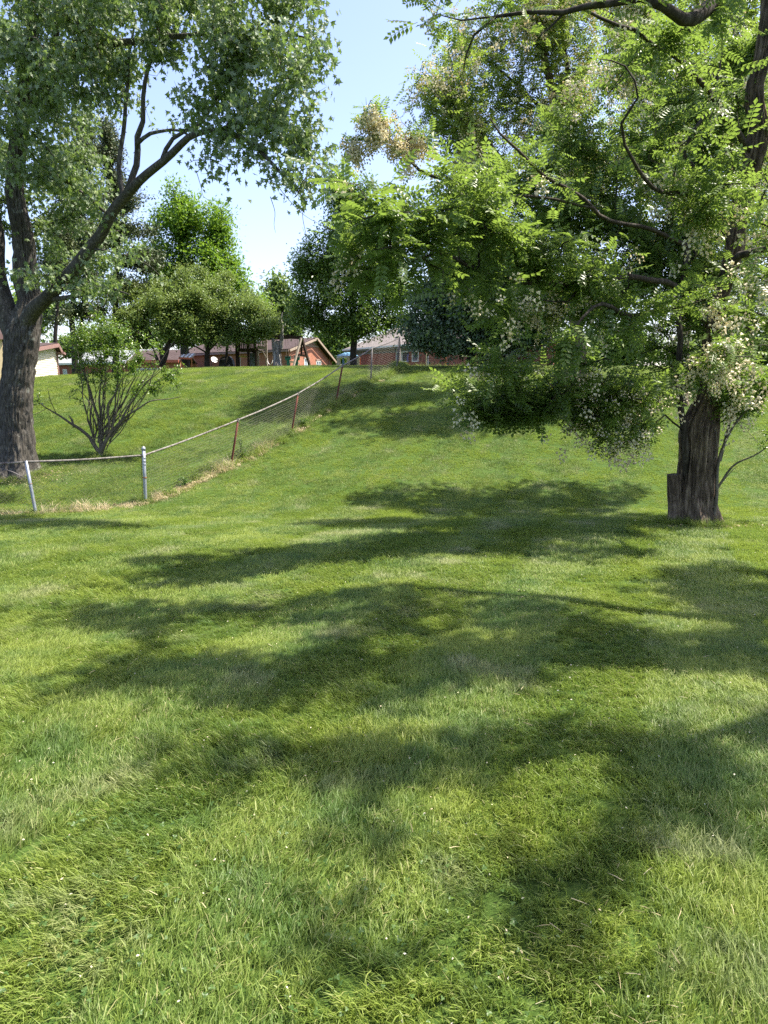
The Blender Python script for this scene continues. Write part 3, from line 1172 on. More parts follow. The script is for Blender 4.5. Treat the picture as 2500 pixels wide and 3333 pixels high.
    tips = sample_blobs(blobs_world(blobs), 1900, .4, .6)
    T = Tree(L, tips, step=.32, tipr=.0042, expo=.47)
    T.build(t, M['bark_maple'], big=.045, detail=bark_detail(96, .03, .045, 2.0, 12, .62, .55, 1.))
    gleaves(T, 27, tmpl_maple(), .098, 'droop', M['maple'], t, spread=.13, back=3, singles=300)
    # bare hanging twigs at the rim of the crown
    for pts in (((1000, 640, 11.8), (985, 700, 11.8), (1000, 780, 11.8), (985, 740, 11.8)), ((880, 640, 12), (895, 690, 12), (892, 730, 12), (897, 757, 12)),
                ((900, 600, 12), (940, 650, 12), (990, 700, 12.), (1060, 740, 12)), ((640, 560, 12.6), (655, 610, 12.6), (662, 640, 12.6), (690, 655, 12.6))):
        P = spline(np.array([at(*p) for p in pts]), .08)
        mb = MB()
        mb.tube(P, np.linspace(.006, .0022, len(P)), 4)
        mb.build('bare_twig', M['bark_maple'], t, smooth=True)
    return t


silver_maple()


def black_locust():
    t = tree_thing('locust_tree', 'leafy black locust with thick furrowed split trunk and white flower clusters', 'tree', 2262, 1690, 11.5)
    trunk = rooted(px((2268, 1695, 11.5, .325), (2265, 1600, 11.5, .30), (2265, 1500, 11.5, .285), (2268, 1400, 11.5, .275), (2282, 1330, 11.5, .225), (2302, 1270, 11.5, .175), (2318, 1170, 11.5, .155),
                      (2335, 1050, 11.4, .14), (2362, 900, 11.3, .135), (2405, 700, 11.2, .13), (2452, 480, 11, .13), (2482, 200, 10.9, .115), (2505, 0, 10.8, .10), (2500, -300, 10.6, .07), (2450, -600, 10.5, .03)), t)
    L = [trunk,
         px((2240, 1640, 11.45, 0.0612), (2222, 1540, 11.4, 0.0578), (2211, 1420, 11.35, 0.0510), (2209, 1270, 11.35, 0.0476), (2216, 1100, 11.35, 0.0442), (2225, 950, 11.3, 0.0408), (2235, 830, 11.3, 0.0374), (2250, 700, 11.2, 0.0340),
            (2254, 570, 11.1, 0.0306), (2211, 525, 11., 0.0272), (2278, 407, 10.9, 0.0238), (2319, 358, 10.9, 0.0204), (2340, 200, 10.8, 0.0122), (2330, 0, 10.8, 0.0068)),
         # low bough to the left
         px((2218, 1310, 11.3, 0.0272), (2185, 1282, 11.2, 0.0258), (2071, 1268, 10.9, 0.0231), (1990, 1290, 10.7, 0.0211), (1880, 1318, 10.5, 0.0184), (1734, 1340, 10.3, 0.0150), (1700, 1352, 10.2, 0.0109), (1657, 1369, 10.1, 0.0068)),
         px((2225, 1400, 11.3, 0.0170), (2160, 1360, 11., 0.0136), (2100, 1400, 10.8, 0.0109), (2040, 1428, 10.6, 0.0095), (2020, 1432, 10.5, 0.0068), (1990, 1465, 10.5, 0.0027)),
         px((2060, 1425, 10.7, 0.0054), (2075, 1460, 10.7, 0.0048), (2090, 1472, 10.7, 0.0034), (2130, 1445, 10.7, 0.0020)),
         # long middle bough
         px((2228, 945, 11.3, 0.0476), (2180, 935, 11., 0.0442), (2100, 897, 10.6, 0.0408), (1980, 915, 10., 0.0374), (1879, 911, 9.6, 0.0340), (1758, 911, 9.2, 0.0320), (1637, 897, 8.8, 0.0292), (1517, 853, 8.4, 0.0252), (1440, 818, 8.1, 0.0204),
            (1363, 786, 7.9, 0.0163), (1290, 740, 7.7, 0.0122), (1220, 680, 7.5, 0.0088), (1150, 600, 7.4, 0.0054)),
         px((1440, 820, 8.1, 0.0122), (1370, 840, 8., 0.0109), (1300, 877, 7.9, 0.0082), (1200, 895, 7.8, 0.0041)),
         px((1560, 868, 8.6, 0.0136), (1562, 805, 8.5, 0.0122), (1589, 747, 8.4, 0.0095), (1540, 680, 8.3, 0.0068), (1480, 600, 8.1, 0.0041)),
         px((1758, 911, 9.2, 0.0204), (1650, 850, 9., 0.0190), (1578, 815, 8.9, 0.0136), (1500, 790, 8.8, 0.0068)),
         px((1890, 911, 9.6, 0.0136), (1860, 980, 9.5, 0.0122), (1740, 985, 9.3, 0.0082), (1640, 990, 9.1, 0.0048)),
         # limb rising to the upper left
         px((2240, 800, 11.3, 0.0340), (2120, 760, 10.9, 0.0326), (2000, 720, 10.5, 0.0306), (1927, 675, 10.2, 0.0286), (1850, 610, 9.9, 0.0245), (1782, 569, 9.7, 0.0218), (1700, 490, 9.4, 0.0177), (1640, 430, 9.2, 0.0122), (1600, 350, 9, 0.0068)),
         px((1927, 675, 10.2, 0.0204), (1800, 650, 9.8, 0.0184), (1650, 640, 9.3, 0.0156), (1500, 600, 8.9, 0.0136), (1430, 575, 8.7, 0.0082)),
         px((2330, 1050, 11.4, 0.0476), (2200, 1010, 10.6, 0.0408), (2050, 1030, 9.8, 0.0340), (1950, 1000, 9.2, 0.0238), (1850, 1060, 8.8, 0.0136)),
         px((2350, 900, 11.3, 0.0612), (2420, 850, 10.6, 0.0544), (2560, 800, 9.8, 0.0408), (2700, 700, 9, 0.0272)),
         px((2385, 700, 11.2, 0.0408), (2300, 640, 10.2, 0.0340), (2200, 640, 9.4, 0.0272), (2080, 560, 8.8, 0.0204), (2040, 420, 8.4, 0.0150), (2083, 334, 8.3, 0.0122), (2034, 228, 8.2, 0.0095), (1930, 200, 8.1, 0.0054)),
         px((2430, 480, 11, 0.0476), (2300, 300, 10.2, 0.0374), (2150, 150, 9.5, 0.0272), (2000, 80, 9, 0.0204), (1850, 20, 8.6, 0.0136)),
         # shrubby suckers at the right of the foot
         ]
    blobs = [(1490, 1285, 10, 55, 50, 0.5, 2.6), (1460, 1260, 10, 30, 30, 0.3, 3), (1530, 1330, 10, 60, 35, 0.4, 2), (1620, 1300, 10, 120, 70, 0.8, 1.1), (1780, 720, 12.4, 90, 70, 1, 1.2), (1700, 690, 12.4, 90, 60, 1, 1), (1560, 1220, 9.8, 90, 60, 0.7, 0.9), (1750, 1270, 10.2, 140, 80, 0.9, 1), (1700, 1160, 9.6, 150, 90, 1, 1.3), (1600, 1340, 10.1, 90, 30, 0.5, 0.6),
             (1880, 1230, 10.3, 130, 90, 1, 1), (1960, 1330, 10.4, 130, 80, 0.8, 1.1), (2060, 1380, 10.5, 120, 50, 0.7, 1), (1880, 1370, 10.3, 90, 40, 0.6, 0.8), (2100, 1250, 10.4, 120, 90, 0.9, 0.9), (1980, 1130, 9.8, 150, 100, 1.1, 1),
             (1110, 600, 7.4, 90, 70, 0.6, 0.8), (1130, 720, 7.5, 110, 80, 0.7, 1), (1070, 540, 7.4, 40, 40, 0.4, 0.35), (1210, 830, 7.7, 120, 80, 0.7, 1), (1320, 760, 7.8, 110, 90, 0.8, 1), (1330, 620, 8, 110, 80, 0.8, 1), (1450, 560, 8.3, 120, 80, 0.8, 1),
             (1300, 950, 7.9, 90, 60, 0.6, 0.45), (1240, 1010, 8, 50, 50, 0.4, 0.3), (1290, 1080, 8, 35, 60, 0.3, 0.3), (1450, 930, 8.3, 120, 60, 0.7, 0.5), (1470, 700, 8.3, 120, 80, 0.8, 1.1), (1600, 640, 8.8, 130, 90, 0.9, 1.1), (1600, 790, 8.6, 120, 80, 0.8, 1.1),
             (1700, 560, 12.4, 130, 90, 1, 1), (1560, 980, 8.8, 130, 90, 0.8, 0.7), (1700, 780, 9, 140, 90, 0.9, 1.1), (1720, 960, 12.4, 140, 90, 1, 1.2), (1850, 840, 9.4, 140, 90, 1, 1.1), (1880, 1000, 12.4, 150, 90, 1, 1.1), (1850, 680, 12.4, 140, 90, 1, 1.1),
             (1790, 440, 12.4, 140, 100, 1, 0.56), (1960, 520, 12.4, 140, 100, 1, 0.62), (2000, 760, 12.4, 140, 100, 1, 1.1), (2020, 910, 12.4, 130, 90, 1, 1), (2150, 700, 12.4, 140, 100, 1, 1.1), (2180, 880, 12.4, 140, 100, 1, 1.1), (2130, 1050, 12.7, 140, 100, 1, 1),
             (2300, 780, 12.7, 150, 110, 1, 1.1), (2330, 960, 12.7, 150, 110, 1, 1), (2450, 880, 9, 120, 120, 1, 1.1), (2440, 1080, 12, 110, 100, 1, 0.9), (2420, 640, 9, 130, 110, 1, 1), (2300, 560, 12, 130, 100, 1, 1), (2120, 420, 12.4, 130, 110, 1, 0.56),
             (2280, 350, 12, 130, 120, 1, 0.5), (2440, 400, 12, 110, 120, 1, 0.9), (2420, 180, 12, 120, 120, 1, 1), (2250, 160, 12, 140, 110, 1, 0.43), (2030, 230, 12.4, 140, 110, 1, 0.5), (1900, 330, 12.4, 130, 110, 1, 0.5), (2100, 60, 12.4, 150, 80, 1, 0.43),
             (2350, 1190, 12.7, 130, 80, 0.8, 0.9), (2440, 1260, 11, 90, 80, 0.7, 0.8), (2420, 1150, 10.4, 120, 70, 0.8, 0.9), (2220, 1130, 12.7, 120, 60, 0.7, 0.7), (2130, 1180, 12.7, 100, 60, 0.7, 0.7)]
    blobs += [(1900, 560, 9.6, 150, 90, .6, .5), (2050, 780, 9.8, 140, 90, .6, .6), (2200, 480, 9.4, 130, 120, .6, .45), (2380, 300, 9.4, 110, 130, .6, .55), (2100, 250, 9.2, 150, 110, .6, .4), (2180, 960, 9.8, 150, 80, .6, .8), (2350, 520, 9.4, 90, 110, .5, .5), (1980, 950, 9.8, 120, 60, .5, .6), (2240, 90, 9, 150, 70, .6, .5)]
    ow = [((7.5, 7.0, 6.5), (1.4, 1.4, 1.6), .5),
          ((6.6, 14.5, 6.5), (2.4, 1.5, 1.4), .7), ((4.6, 15.8, 6.2), (2.0, 1.3, 1.1), .7), ((8.2, 16.2, 7.2), (2.0, 1.4, 1.4), .6), ((8.6, 13.0, 5.6), (1.6, 1.4, 1.3), .6)]
    bw = blobs_world(blobs) + [(np.array(c), np.array(r), w) for c, r, w in ow]
    tips = sample_blobs(bw, 2350, .3, .35)
    T = Tree(L, tips, step=.30, tipr=.0046, expo=.46, pen=.25, wob=.09)
    T.build(t, M['bark_locust'], big=.03, wood=M['bark_limb'], detail=bark_detail(96, .028, .07, 1.1, 8, .75, .30, 5.))
    gleaves(T, 8, tmpl_compound(5, .22, .056, .033, six=False), 1.2, 'pinnate', M['locust'], t, spread=.06, back=4, singles=300, single_tm=tmpl_compound(6, .23, .052, .028))
    L2 = [px((1440, 578, 8.7, .022), (1387, 557, 8.6, .02), (1311, 472, 8.5, .017), (1235, 405, 8.4, .012), (1200, 365, 8.4, .006)),
          px((1311, 472, 8.5, .01), (1340, 450, 8.5, .008), (1375, 435, 8.5, .004)), px((1235, 405, 8.4, .008), (1180, 440, 8.4, .006), (1140, 455, 8.4, .003))]
    b2 = [(1200, 350, 8.4, 30, 35, .3), (1250, 380, 8.4, 35, 30, .3), (1180, 440, 8.4, 45, 20, .3), (1150, 460, 8.4, 25, 20, .3, .6), (1300, 420, 8.5, 40, 40, .3), (1370, 430, 8.5, 40, 40, .3), (1340, 500, 8.5, 40, 30, .3, .6)]
    T2 = Tree(L2, sample_blobs(blobs_world(b2), 120, .2, .1), step=.12, tipr=.0022, expo=.45, pen=.1, sag=.02)
    T2.build(t, M['bark_limb'], big=.5, trunk_name='flowering_limb')
    flowers(T2, t, 0, .75, 'spent', 420, per=5, sp=.04, nf=9, stuffname='spent_blossom')
    gleaves(T2, 1, tmpl_compound(5, .2, .05, .03, six=False), .8, 'pinnate', M['locust'], t, name='sparse_leaves', spread=.04, back=2)
    # cut stump grown to the foot of the trunk
    a, b = at(2203, 1680, 11.45), at(2196, 1543, 11.45)
    a[2] = float(tz(a[0], a[1])) - .1
    P = np.linspace(a, b, 14)
    V, Fq = bark_detail(48, .03, .03, 1.4, 8, .25, .3, 9.)(P, np.full(14, .115))
    top = np.arange(len(V) - 48, len(V))
    V = np.vstack([V, V[top].mean(0) + [0, 0, -.015]])
    k = len(V) - 1
    j = np.arange(48)
    F3 = np.stack([top[j], top[(j + 1) % 48], np.full(48, k)], 1)
    link('cut_stem', mesh_np('cut_stem', V - np.array(t.location), [Fq, F3]), M['bark_locust'], t)
    # broken snag between the stems, and the foot of a second split trunk half
    P = np.array([at(*p) for p in ((2300, 1690, 11.65), (2308, 1600, 11.65), (2318, 1480, 11.65), (2330, 1380, 11.65), (2336, 1300, 11.7), (2345, 1230, 11.7))])
    P[0, 2] -= .1
    V, Fq = bark_detail(40, .03, .03, 1.4, 8, .5, .3, 12.)(P, np.array([.16, .12, .09, .07, .05, .03]))
    link('split_stem', mesh_np('split_stem', V - np.array(t.location), Fq, smooth=True), M['bark_locust'], t)
    flowers(T, t, 300, 1.35, 'blossom', 2000, per=4, nf=11)
    return t


def flowers(T, t, nsingle, size, mk, ntot, per=2, sp=.13, stuffname='blossom', nf=14):
    P, D = T.leaf_points(per, sp, 2)
    cl = noise(P[:, 0] * 1.1 + 3, P[:, 1] * 1.1, P[:, 2] * 1.1)           # flowers come in groups
    order = np.argsort(-(cl + R.normal(size=len(P)) * .22))[:ntot]
    P = P[order]
    n = len(P)
    tm = tmpl_raceme(n=nf, f=.022 * (20 / nf) ** .5)
    dn = rdir(n, 3.2)
    Rm = frames(rdir(n, 0), dn)
    S = size * R.uniform(.55, 1.15, n)
    rnd = np.clip(R.normal(.68, .28, n), 0, 1)
    off = np.array(t.location)
    P[:, 2] -= .10
    dist = np.linalg.norm(P - np.array([0, 0, CAMZ]), axis=1)
    vis = ((P[:, 2] - CAMZ) / np.maximum(P[:, 1], .1) < .47) & (np.abs(P[:, 0] / np.maximum(P[:, 1], .1)) < .54)
    o = np.argsort(np.where(vis, dist, 1e9))
    F3 = tm[2]
    ms = []
    for k in range(6):
        me = mesh_np('flower_cluster', tm[0], F3, rnd=np.clip((k + .5) / 6 + R.normal(size=len(tm[0])) * .1, 0, 1))
        me.materials.append(M[mk])
        ms.append(me)
    for i in o[:nsingle]:
        ob = bpy.data.objects.new('flower_cluster', ms[int(rnd[i] * 5.99)])
        C.objects.link(ob)
        ob.parent = t
        ob.matrix_local = Matrix([list(Rm[i, a] * S[i]) + [P[i, a] - off[a]] for a in range(3)] + [[0, 0, 0, 1]])
    rest = o[nsingle:]
    if len(rest):
        V, Fs, rr = scatter(tm, P[rest], Rm[rest], S[rest], rnd[rest])
        link(stuffname, mesh_np(stuffname, V - off, Fs, rnd=rr), M[mk], t, kind='stuff')


black_locust()


def overhead_locust():
    """the tree just outside the right edge whose boughs hang into the top of the view and shade the near lawn"""
    x, y = 6.3, 4.6
    t = thing('locust_tree', 'near black locust whose thick dark curved bough hangs across the top right', 'tree', (x, y, float(tz(x, y))))
    L = [[(x, y, float(tz(x, y)) - .2, .24), (x + .1, y + .1, 2.2, .19), (x + .1, y + .3, 4.5, .17), (x, y + .5, 7, .13), (x - .3, y + .8, 9.5, .06)],
         [(x + .1, y + .3, 4.0, .10)] + px((2560, -60, 7.2, .09), (2420, -30, 6.9, .075), (2327, 8, 6.6, .062), (2266, 41, 6.4, .055), (2217, 53, 6.3, .048), (2152, 24, 6.2, .038), (2080, -5, 6.2, .033), (1981, 12, 6.2, .028), (1900, 20, 6.2, .024),
                                           (1820, 40, 6.2, .02), (1700, 40, 6.2, .016), (1600, 55, 6.3, .012), (1500, 60, 6.3, .008), (1420, 30, 6.3, .004)),
         [(x, y + .4, 5.6, .09), (4.8, 5.2, 6.4, .07), (3.2, 5.0, 6.5, .05), (1.9, 4.9, 6.4, .025)],
         [(x, y + .3, 5.2, .07), (5.0, 3.9, 6.1, .05), (3.6, 3.6, 6.2, .03)],
         px((1620, 50, 6.3, .012), (1540, 110, 6.3, .010), (1518, 170, 6.35, .008), (1515, 240, 6.4, .005)),
         px((1850, 30, 6.2, .012), (1790, 90, 6.2, .009), (1750, 120, 6.2, .005))]
    bw = blobs_world([(1420, 20, 6.3, 110, 50, .4, .5), (1560, 10, 6.3, 120, 60, .5, .5), (1700, -20, 6.2, 150, 60, .5, .35), (2330, 0, 6.4, 160, 40, .6, .35), (2450, 80, 6.6, 80, 60, .5, .3), (2000, -60, 6.2, 150, 60, .5, .4)])
    bw += [(np.array(c), np.array(r), w) for c, r, w in (
((2.4, 4.9, 6.5), (1.1, .8, .5), 1.), ((3.9, 5.1, 6.8), (1.2, .9, .7), 1.1), ((3.2, 6.7, 7.0), (1.5, .6, .6), .9), ((1.4, 6.4, 6.9), (1.0, .6, .5), .6), ((4.8, 6.6, 7.2), (1.2, .8, .7), .8), ((5.6, 5.5, 6.8), (1.1, .7, .7), .9),
        ((6.8, 5.2, 7.2), (1.2, .8, .9), .7), ((3.2, 3.9, 6.3), (1.0, .8, .5), .8), ((4.6, 3.5, 6.4), (1.0, .8, .6), .8), ((3.8, 2.6, 6.2), (.8, .6, .4), .5), ((7.2, 7.0, 6.2), (1.2, 1.0, 1.2), .6), ((6.2, 3.6, 6.8), (1.0, .7, .7), .5))]
    tips = sample_blobs(bw, 620, .3, .35)
    T = Tree(L, tips, step=.3, tipr=.0036, expo=.46)
    T.build(t, M['bark_locust'], big=.03, wood=M['bark_limb'])
    gleaves(T, 8, tmpl_compound(6, .19, .046, .026, six=False), 1., 'pinnate', M['locust'], t, spread=.06, back=4, singles=120)
    flowers(T, t, 60, 1.0, 'blossom', 200)


overhead_locust()


def rear_locusts():
    specs = [
        dict(label='tall flowering locust behind the near one, its straight trunk half hidden by leaves', base=(1890, 1262, 25), r=.24,
             trunk=[(1890, 1262, 25, .25), (1885, 1150, 25, .23), (1872, 1000, 25, .21), (1850, 760, 25, .19), (1835, 600, 25, .17), (1810, 400, 25, .14), (1775, 170, 25, .10), (1745, -60, 25, .06), (1700, -300, 25, .03)],
             limbs=[[(1835, 520, 25, .10), (1850, 300, 25.3, .08), (1830, 84, 25.5, .06), (1850, -100, 25.5, .04)],
                    [(1850, 760, 25, .09), (1700, 600, 24, .06), (1560, 420, 23.5, .04), (1450, 300, 23, .025)], [(1810, 400, 25, .07), (1650, 250, 25, .04), (1520, 160, 25, .025)],
                    [(1872, 960, 25, .06), (1700, 820, 24, .04), (1560, 760, 23.5, .02)]],
             blobs=[(1530, 200, 24, 130, 90, 1.6), (1440, 300, 23.5, 110, 90, 1.4), (1380, 430, 23.5, 70, 60, 1., .6), (1600, 80, 24.5, 120, 80, 1.5), (1720, 150, 25, 130, 110, 1.8), (1500, 440, 24, 110, 80, 1.3), (1620, 330, 24.5, 130, 100, 1.6),
                    (1750, -50, 25, 180, 100, 2), (1850, 120, 25.5, 120, 140, 1.8), (1740, 400, 25, 110, 110, 1.6), (1880, 360, 25.5, 110, 110, 1.6), (1600, 560, 24.5, 120, 70, 1.3, .7), (1950, 600, 25.5, 110, 100, 1.5, .7)],
             n=560, fl=1700, per=9),
        dict(label='slender double stemmed locust in the upper right with pale blossom at its top', base=(2230, 1240, 23), r=.14,
             trunk=[(2230, 1240, 23, .15), (2228, 1000, 23, .13), (2222, 700, 23, .11), (2217, 400, 23, .085), (2214, 150, 23, .06), (2200, -150, 23, .03)],
             limbs=[[(2225, 800, 23, .07), (2255, 500, 23, .06), (2262, 250, 23, .05), (2268, 50, 23, .04), (2280, -200, 23, .02)], [(2217, 420, 23, .04), (2120, 250, 22.5, .025), (2060, 100, 22.5, .012)]],
             blobs=[(2150, 60, 22.5, 130, 100, 1.5), (2050, 200, 22.5, 110, 110, 1.4), (2300, 120, 23, 120, 130, 1.5), (2180, 330, 23, 120, 110, 1.4), (2330, 380, 23, 110, 110, 1.4), (2100, 520, 23, 110, 100, 1.3), (2240, 620, 23, 110, 90, 1.3),
                    (2000, -50, 22.5, 160, 100, 1.6), (2300, -150, 23, 180, 120, 1.8)],
             n=430, fl=1500, per=8),
        dict(label='locust filling the far right behind the split trunk, its stem standing on the slope', base=(2440, 1235, 26), r=.16,
             trunk=[(2440, 1235, 26, .17), (2436, 1000, 26, .15), (2425, 700, 26, .12), (2410, 400, 26, .09), (2400, 100, 26, .06), (2400, -200, 26, .03)],
             limbs=[[(2430, 850, 26, .07), (2330, 700, 25.5, .05), (2260, 600, 25.5, .03)], [(2425, 700, 26, .07), (2520, 500, 26, .05), (2560, 300, 26, .03)]],
             blobs=[(2330, 800, 25, 130, 110, 1.5), (2450, 600, 25, 130, 130, 1.6), (2380, 350, 25.5, 130, 130, 1.6), (2480, 150, 26, 120, 150, 1.8), (2430, 980, 25, 130, 100, 1.4), (2280, 1020, 25, 110, 80, 1.2, .7), (2600, 700, 26, 120, 300, 2), (2400, -100, 26, 160, 120, 1.8)],
             n=430, fl=800, per=10),
    ]
    for s in specs:
        t = tree_thing('locust_tree', s['label'], 'tree', *s['base'])
        L = [rooted(px(*s['trunk']), t)] + [px(*l) for l in s['limbs']]
        tips = sample_blobs(blobs_world(s['blobs']), s['n'], .3, .15)
        T = Tree(L, tips, step=.5, tipr=.006, expo=.45)
        T.build(t, M['bark_locust'], big=.05, wood=M['bark_limb'], detail=bark_detail(40, .07, .035, 1.2, 8, .35, .4, 2.))
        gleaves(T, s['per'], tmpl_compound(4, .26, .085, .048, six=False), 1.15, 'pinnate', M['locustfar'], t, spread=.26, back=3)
        flowers(T, t, 0, 1.7, 'spent', s['fl'], per=12, sp=.3, nf=8)


rear_locusts()


# ------------------------------------------------------------------ bush and suckers
def bush():
    t = tree_thing('bush', 'multi stemmed leafy bush with forking bare stems between the big maple and the fence post', 'bush', 322, 1478, 18.3)
    y = 18.3
    L = [rooted(px((325, 1480, y, .06), (322, 1440, y, .055), (320, 1395, y, .045), (308, 1340, y, .03), (300, 1280, y, .03), (280, 1220, y, .02), (262, 1160, y, .01)), t)]
    st = [((318, 1465, y, .055), (290, 1430, y, .045), (258, 1400, y, .04), (225, 1378, y - .1, .032), (185, 1350, y - .2, .022), (150, 1330, y - .3, .015), (115, 1300, y - .3, .008)),
          ((240, 1390, y, .03), (232, 1370, y, .028), (222, 1355, y, .025)),
          ((330, 1470, y, .055), (345, 1430, y, .05), (365, 1395, y, .045), (395, 1365, y - .1, .035), (425, 1345, y - .2, .025), (480, 1318, y - .3, .018), (540, 1300, y - .4, .012), (590, 1285, y - .4, .006)),
          ((322, 1440, y, .045), (325, 1380, y + .1, .035), (325, 1320, y + .1, .03), (330, 1250, y + .2, .02), (320, 1150, y + .2, .01)),
          ((345, 1430, y, .04), (352, 1370, y - .1, .035), (362, 1320, y - .1, .028), (380, 1260, y - .1, .02), (388, 1180, y - .1, .01)),
          ((365, 1395, y, .035), (380, 1340, y + .2, .03), (405, 1290, y + .2, .022), (440, 1230, y + .3, .015), (470, 1180, y + .3, .008)),
          ((395, 1365, y - .1, .025), (420, 1310, y, .02), (460, 1260, y, .015), (520, 1210, y, .008)),
          ((315, 1400, y, .03), (298, 1350, y - .2, .02), (285, 1300, y - .3, .015), (250, 1270, y - .4, .008)),
          ((185, 1350, y - .2, .012), (160, 1300, y - .2, .010), (150, 1260, y - .2, .004)),
          ((150, 1330, y - .3, .01), (115, 1345, y - .4, .006), (95, 1350, y - .4, .003))]
    L += [px(*s) for s in st]
    for i in range(34):
        tu = R.uniform(225, 580)
        tv = R.uniform(1080, 1230) - 30 * (tu < 350)
        bu = 322 + (tu - 370) * .10 + R.uniform(-20, 20)
        yo = R.uniform(-.5, .5)
        mu = bu + (tu - bu) * .32 + R.uniform(-8, 8)
        L.append(px((bu, R.uniform(1400, 1465), y, .015), (mu, 1355 + R.uniform(-20, 20), y + yo * .4, .013), (bu + (tu - bu) * .65 + R.uniform(-12, 12), 1260 + R.uniform(-20, 20), y + yo * .8, .009), (tu, tv, y + yo, .005)))
    blobs = [(300, 1130, y, 90, 80, .7), (390, 1110, y, 80, 80, .7), (330, 1060, y, 100, 60, .7, .8), (280, 1210, y, 50, 60, .5), (340, 1220, y, 60, 70, .6, .6), (430, 1180, y, 60, 60, .6), (540, 1240, y, 60, 60, .5, .8), (580, 1210, y, 40, 40, .4, .4),
             (480, 1270, y, 70, 40, .5, .5), (250, 1280, y, 30, 30, .3, .35), (130, 1310, y - .3, 30, 35, .3, .3), (470, 1150, y, 60, 70, .6, .4), (240, 1120, y, 50, 60, .5, .5), (400, 1250, y, 60, 60, .6, .4)]
    tips = sample_blobs(blobs_world(blobs), 640, .2, .3)
    T = Tree(L, tips, step=.16, tipr=.0055, expo=.42, pen=.1, sag=.02, wob=.10)
    T.build(t, M['bark_bush'], big=.022)
    gleaves(T, 15, tmpl_leaf6(1, .5), .06, 'flat', M['bushleaf'], t, spread=.05, back=6)


bush()


def sucker_shrub():
    t = tree_thing('shrub', 'thin arching shrub stems sprouting from the right foot of the split locust trunk', 'shrub', 2318, 1690, 11.25)
    y = 11.25
    L = [rooted(px((2318, 1690, y, .035), (2330, 1600, y, .03), (2345, 1500, y, .026), (2380, 1420, y - .1, .02), (2430, 1350, y - .2, .014), (2480, 1290, y - .3, .008)), t, .05)] + [px(*s) for s in (
        ((2335, 1590, y, .022), (2360, 1550, y - .1, .019), (2400, 1510, y - .2, .015), (2450, 1480, y - .3, .012), (2510, 1440, y - .4, .008)),
        ((2345, 1500, y, .022), (2370, 1400, y, .02), (2395, 1300, y, .014), (2400, 1230, y, .007)),
        ((2292, 1660, y, .022), (2300, 1560, y, .02), (2330, 1480, y, .014), (2330, 1400, y, .008)),
        ((2336, 1585, y, .012), (2370, 1550, y, .009), (2410, 1520, y, .005)))]
    blobs = [(2380, 1270, y, 80, 60, .6), (2450, 1330, y - .2, 60, 60, .5, .8), (2440, 1220, y, 70, 60, .6), (2330, 1180, y - .2, 60, 80, .4, .6), (2500, 1250, y - .3, 60, 80, .5, .8), (2390, 1160, y, 90, 60, .6), (2460, 1400, y - .2, 50, 40, .4, .4), (2330, 1360, y, 40, 60, .3, .3), (2300, 1260, y - .3, 60, 50, .4, .5)]
    tips = sample_blobs(blobs_world(blobs), 190, .2)
    T = Tree(L, tips, step=.14, tipr=.003, expo=.42, pen=.1, sag=.02)
    T.build(t, M['bark_bush'], big=.014)
    gleaves(T, 26, tmpl_leaf6(1, .48), .046, 'flat', M['bushleaf'], t, spread=.04, back=4)


sucker_shrub()


# ------------------------------------------------------------------ trees (farther)
def simple_tree(name, label, u, v, y, trunk, limbs, blobs, n, per, leaf, size, mode, m, bark, spread=.2, step=.6, shell=.45, tipr=.009, big=.07, group=None, wob=.08, back=2, cat='tree', detail=None):
    t = tree_thing(name, label, cat, u, v, y, group)
    L = [rooted(px(*trunk), t, .3)] + [px(*l) for l in limbs]
    tips = sample_blobs(blobs_world(blobs), n, shell)
    T = Tree(L, tips, step=step, tipr=tipr, expo=.45, wob=wob)
    T.build(t, M[bark], big=big, detail=detail)
    gleaves(T, per, leaf, size, mode, M[m], t, spread=spread, back=back)
    return t


LS, L6 = tmpl_simple(1, .55), tmpl_leaf6(1, .55)
# pear shaped dense tree right of the fence top
simple_tree('pear_tree', 'dense dark green tree with dark trunk standing by the toy playhouse', 1150, 1192, 38,
            [(1150, 1195, 38, .20), (1150, 1140, 38, .17), (1152, 1090, 38, .17), (1150, 1000, 38, .12), (1150, 880, 38, .08), (1130, 740, 38, .05), (1100, 600, 38, .02)],
            [[(1150, 1110, 38, .08), (1200, 1080, 38, .06), (1260, 1030, 38, .04)], [(1150, 1100, 38, .08), (1100, 1070, 38, .06), (1030, 1020, 38, .03)], [(1152, 1080, 38, .08), (1120, 1000, 37.5, .06), (1060, 900, 37.5, .03)],
             [(1152, 1070, 38, .08), (1200, 980, 38.3, .06), (1250, 880, 38.5, .03)], [(1152, 1090, 38, .05), (1180, 1090, 37, .04), (1230, 1075, 36.2, .02)]],
            [(1080, 1060, 38, 120, 35, 2.2), (1000, 1020, 38, 70, 45, 1.6), (1200, 1050, 38, 110, 40, 2.), (985, 930, 38, 70, 75, 1.7), (950, 960, 38, 35, 40, 1., .6), (960, 1030, 38, 40, 35, 1.2, .7), (1100, 960, 38, 110, 80, 2.4), (1220, 950, 38, 100, 80, 2.2), (1040, 840, 38, 90, 70, 2.), (990, 850, 38, 45, 50, 1.2, .8),
             (1150, 830, 38, 110, 80, 2.4), (1250, 830, 38.3, 80, 70, 2.), (1090, 740, 38, 80, 60, 1.8), (1200, 730, 38, 90, 70, 2.), (1110, 650, 38, 60, 60, 1.5), (1090, 575, 38, 38, 45, 1., .9), (1180, 640, 38, 50, 50, 1.4), (1310, 960, 38.5, 60, 70, 1.6), (1310, 1050, 38, 60, 40, 1.4), (1060, 1095, 37.6, 60, 16, 1, .5)],
            900, 60, LS, .155, 'flat', 'pear', 'bark_dark', spread=.26)
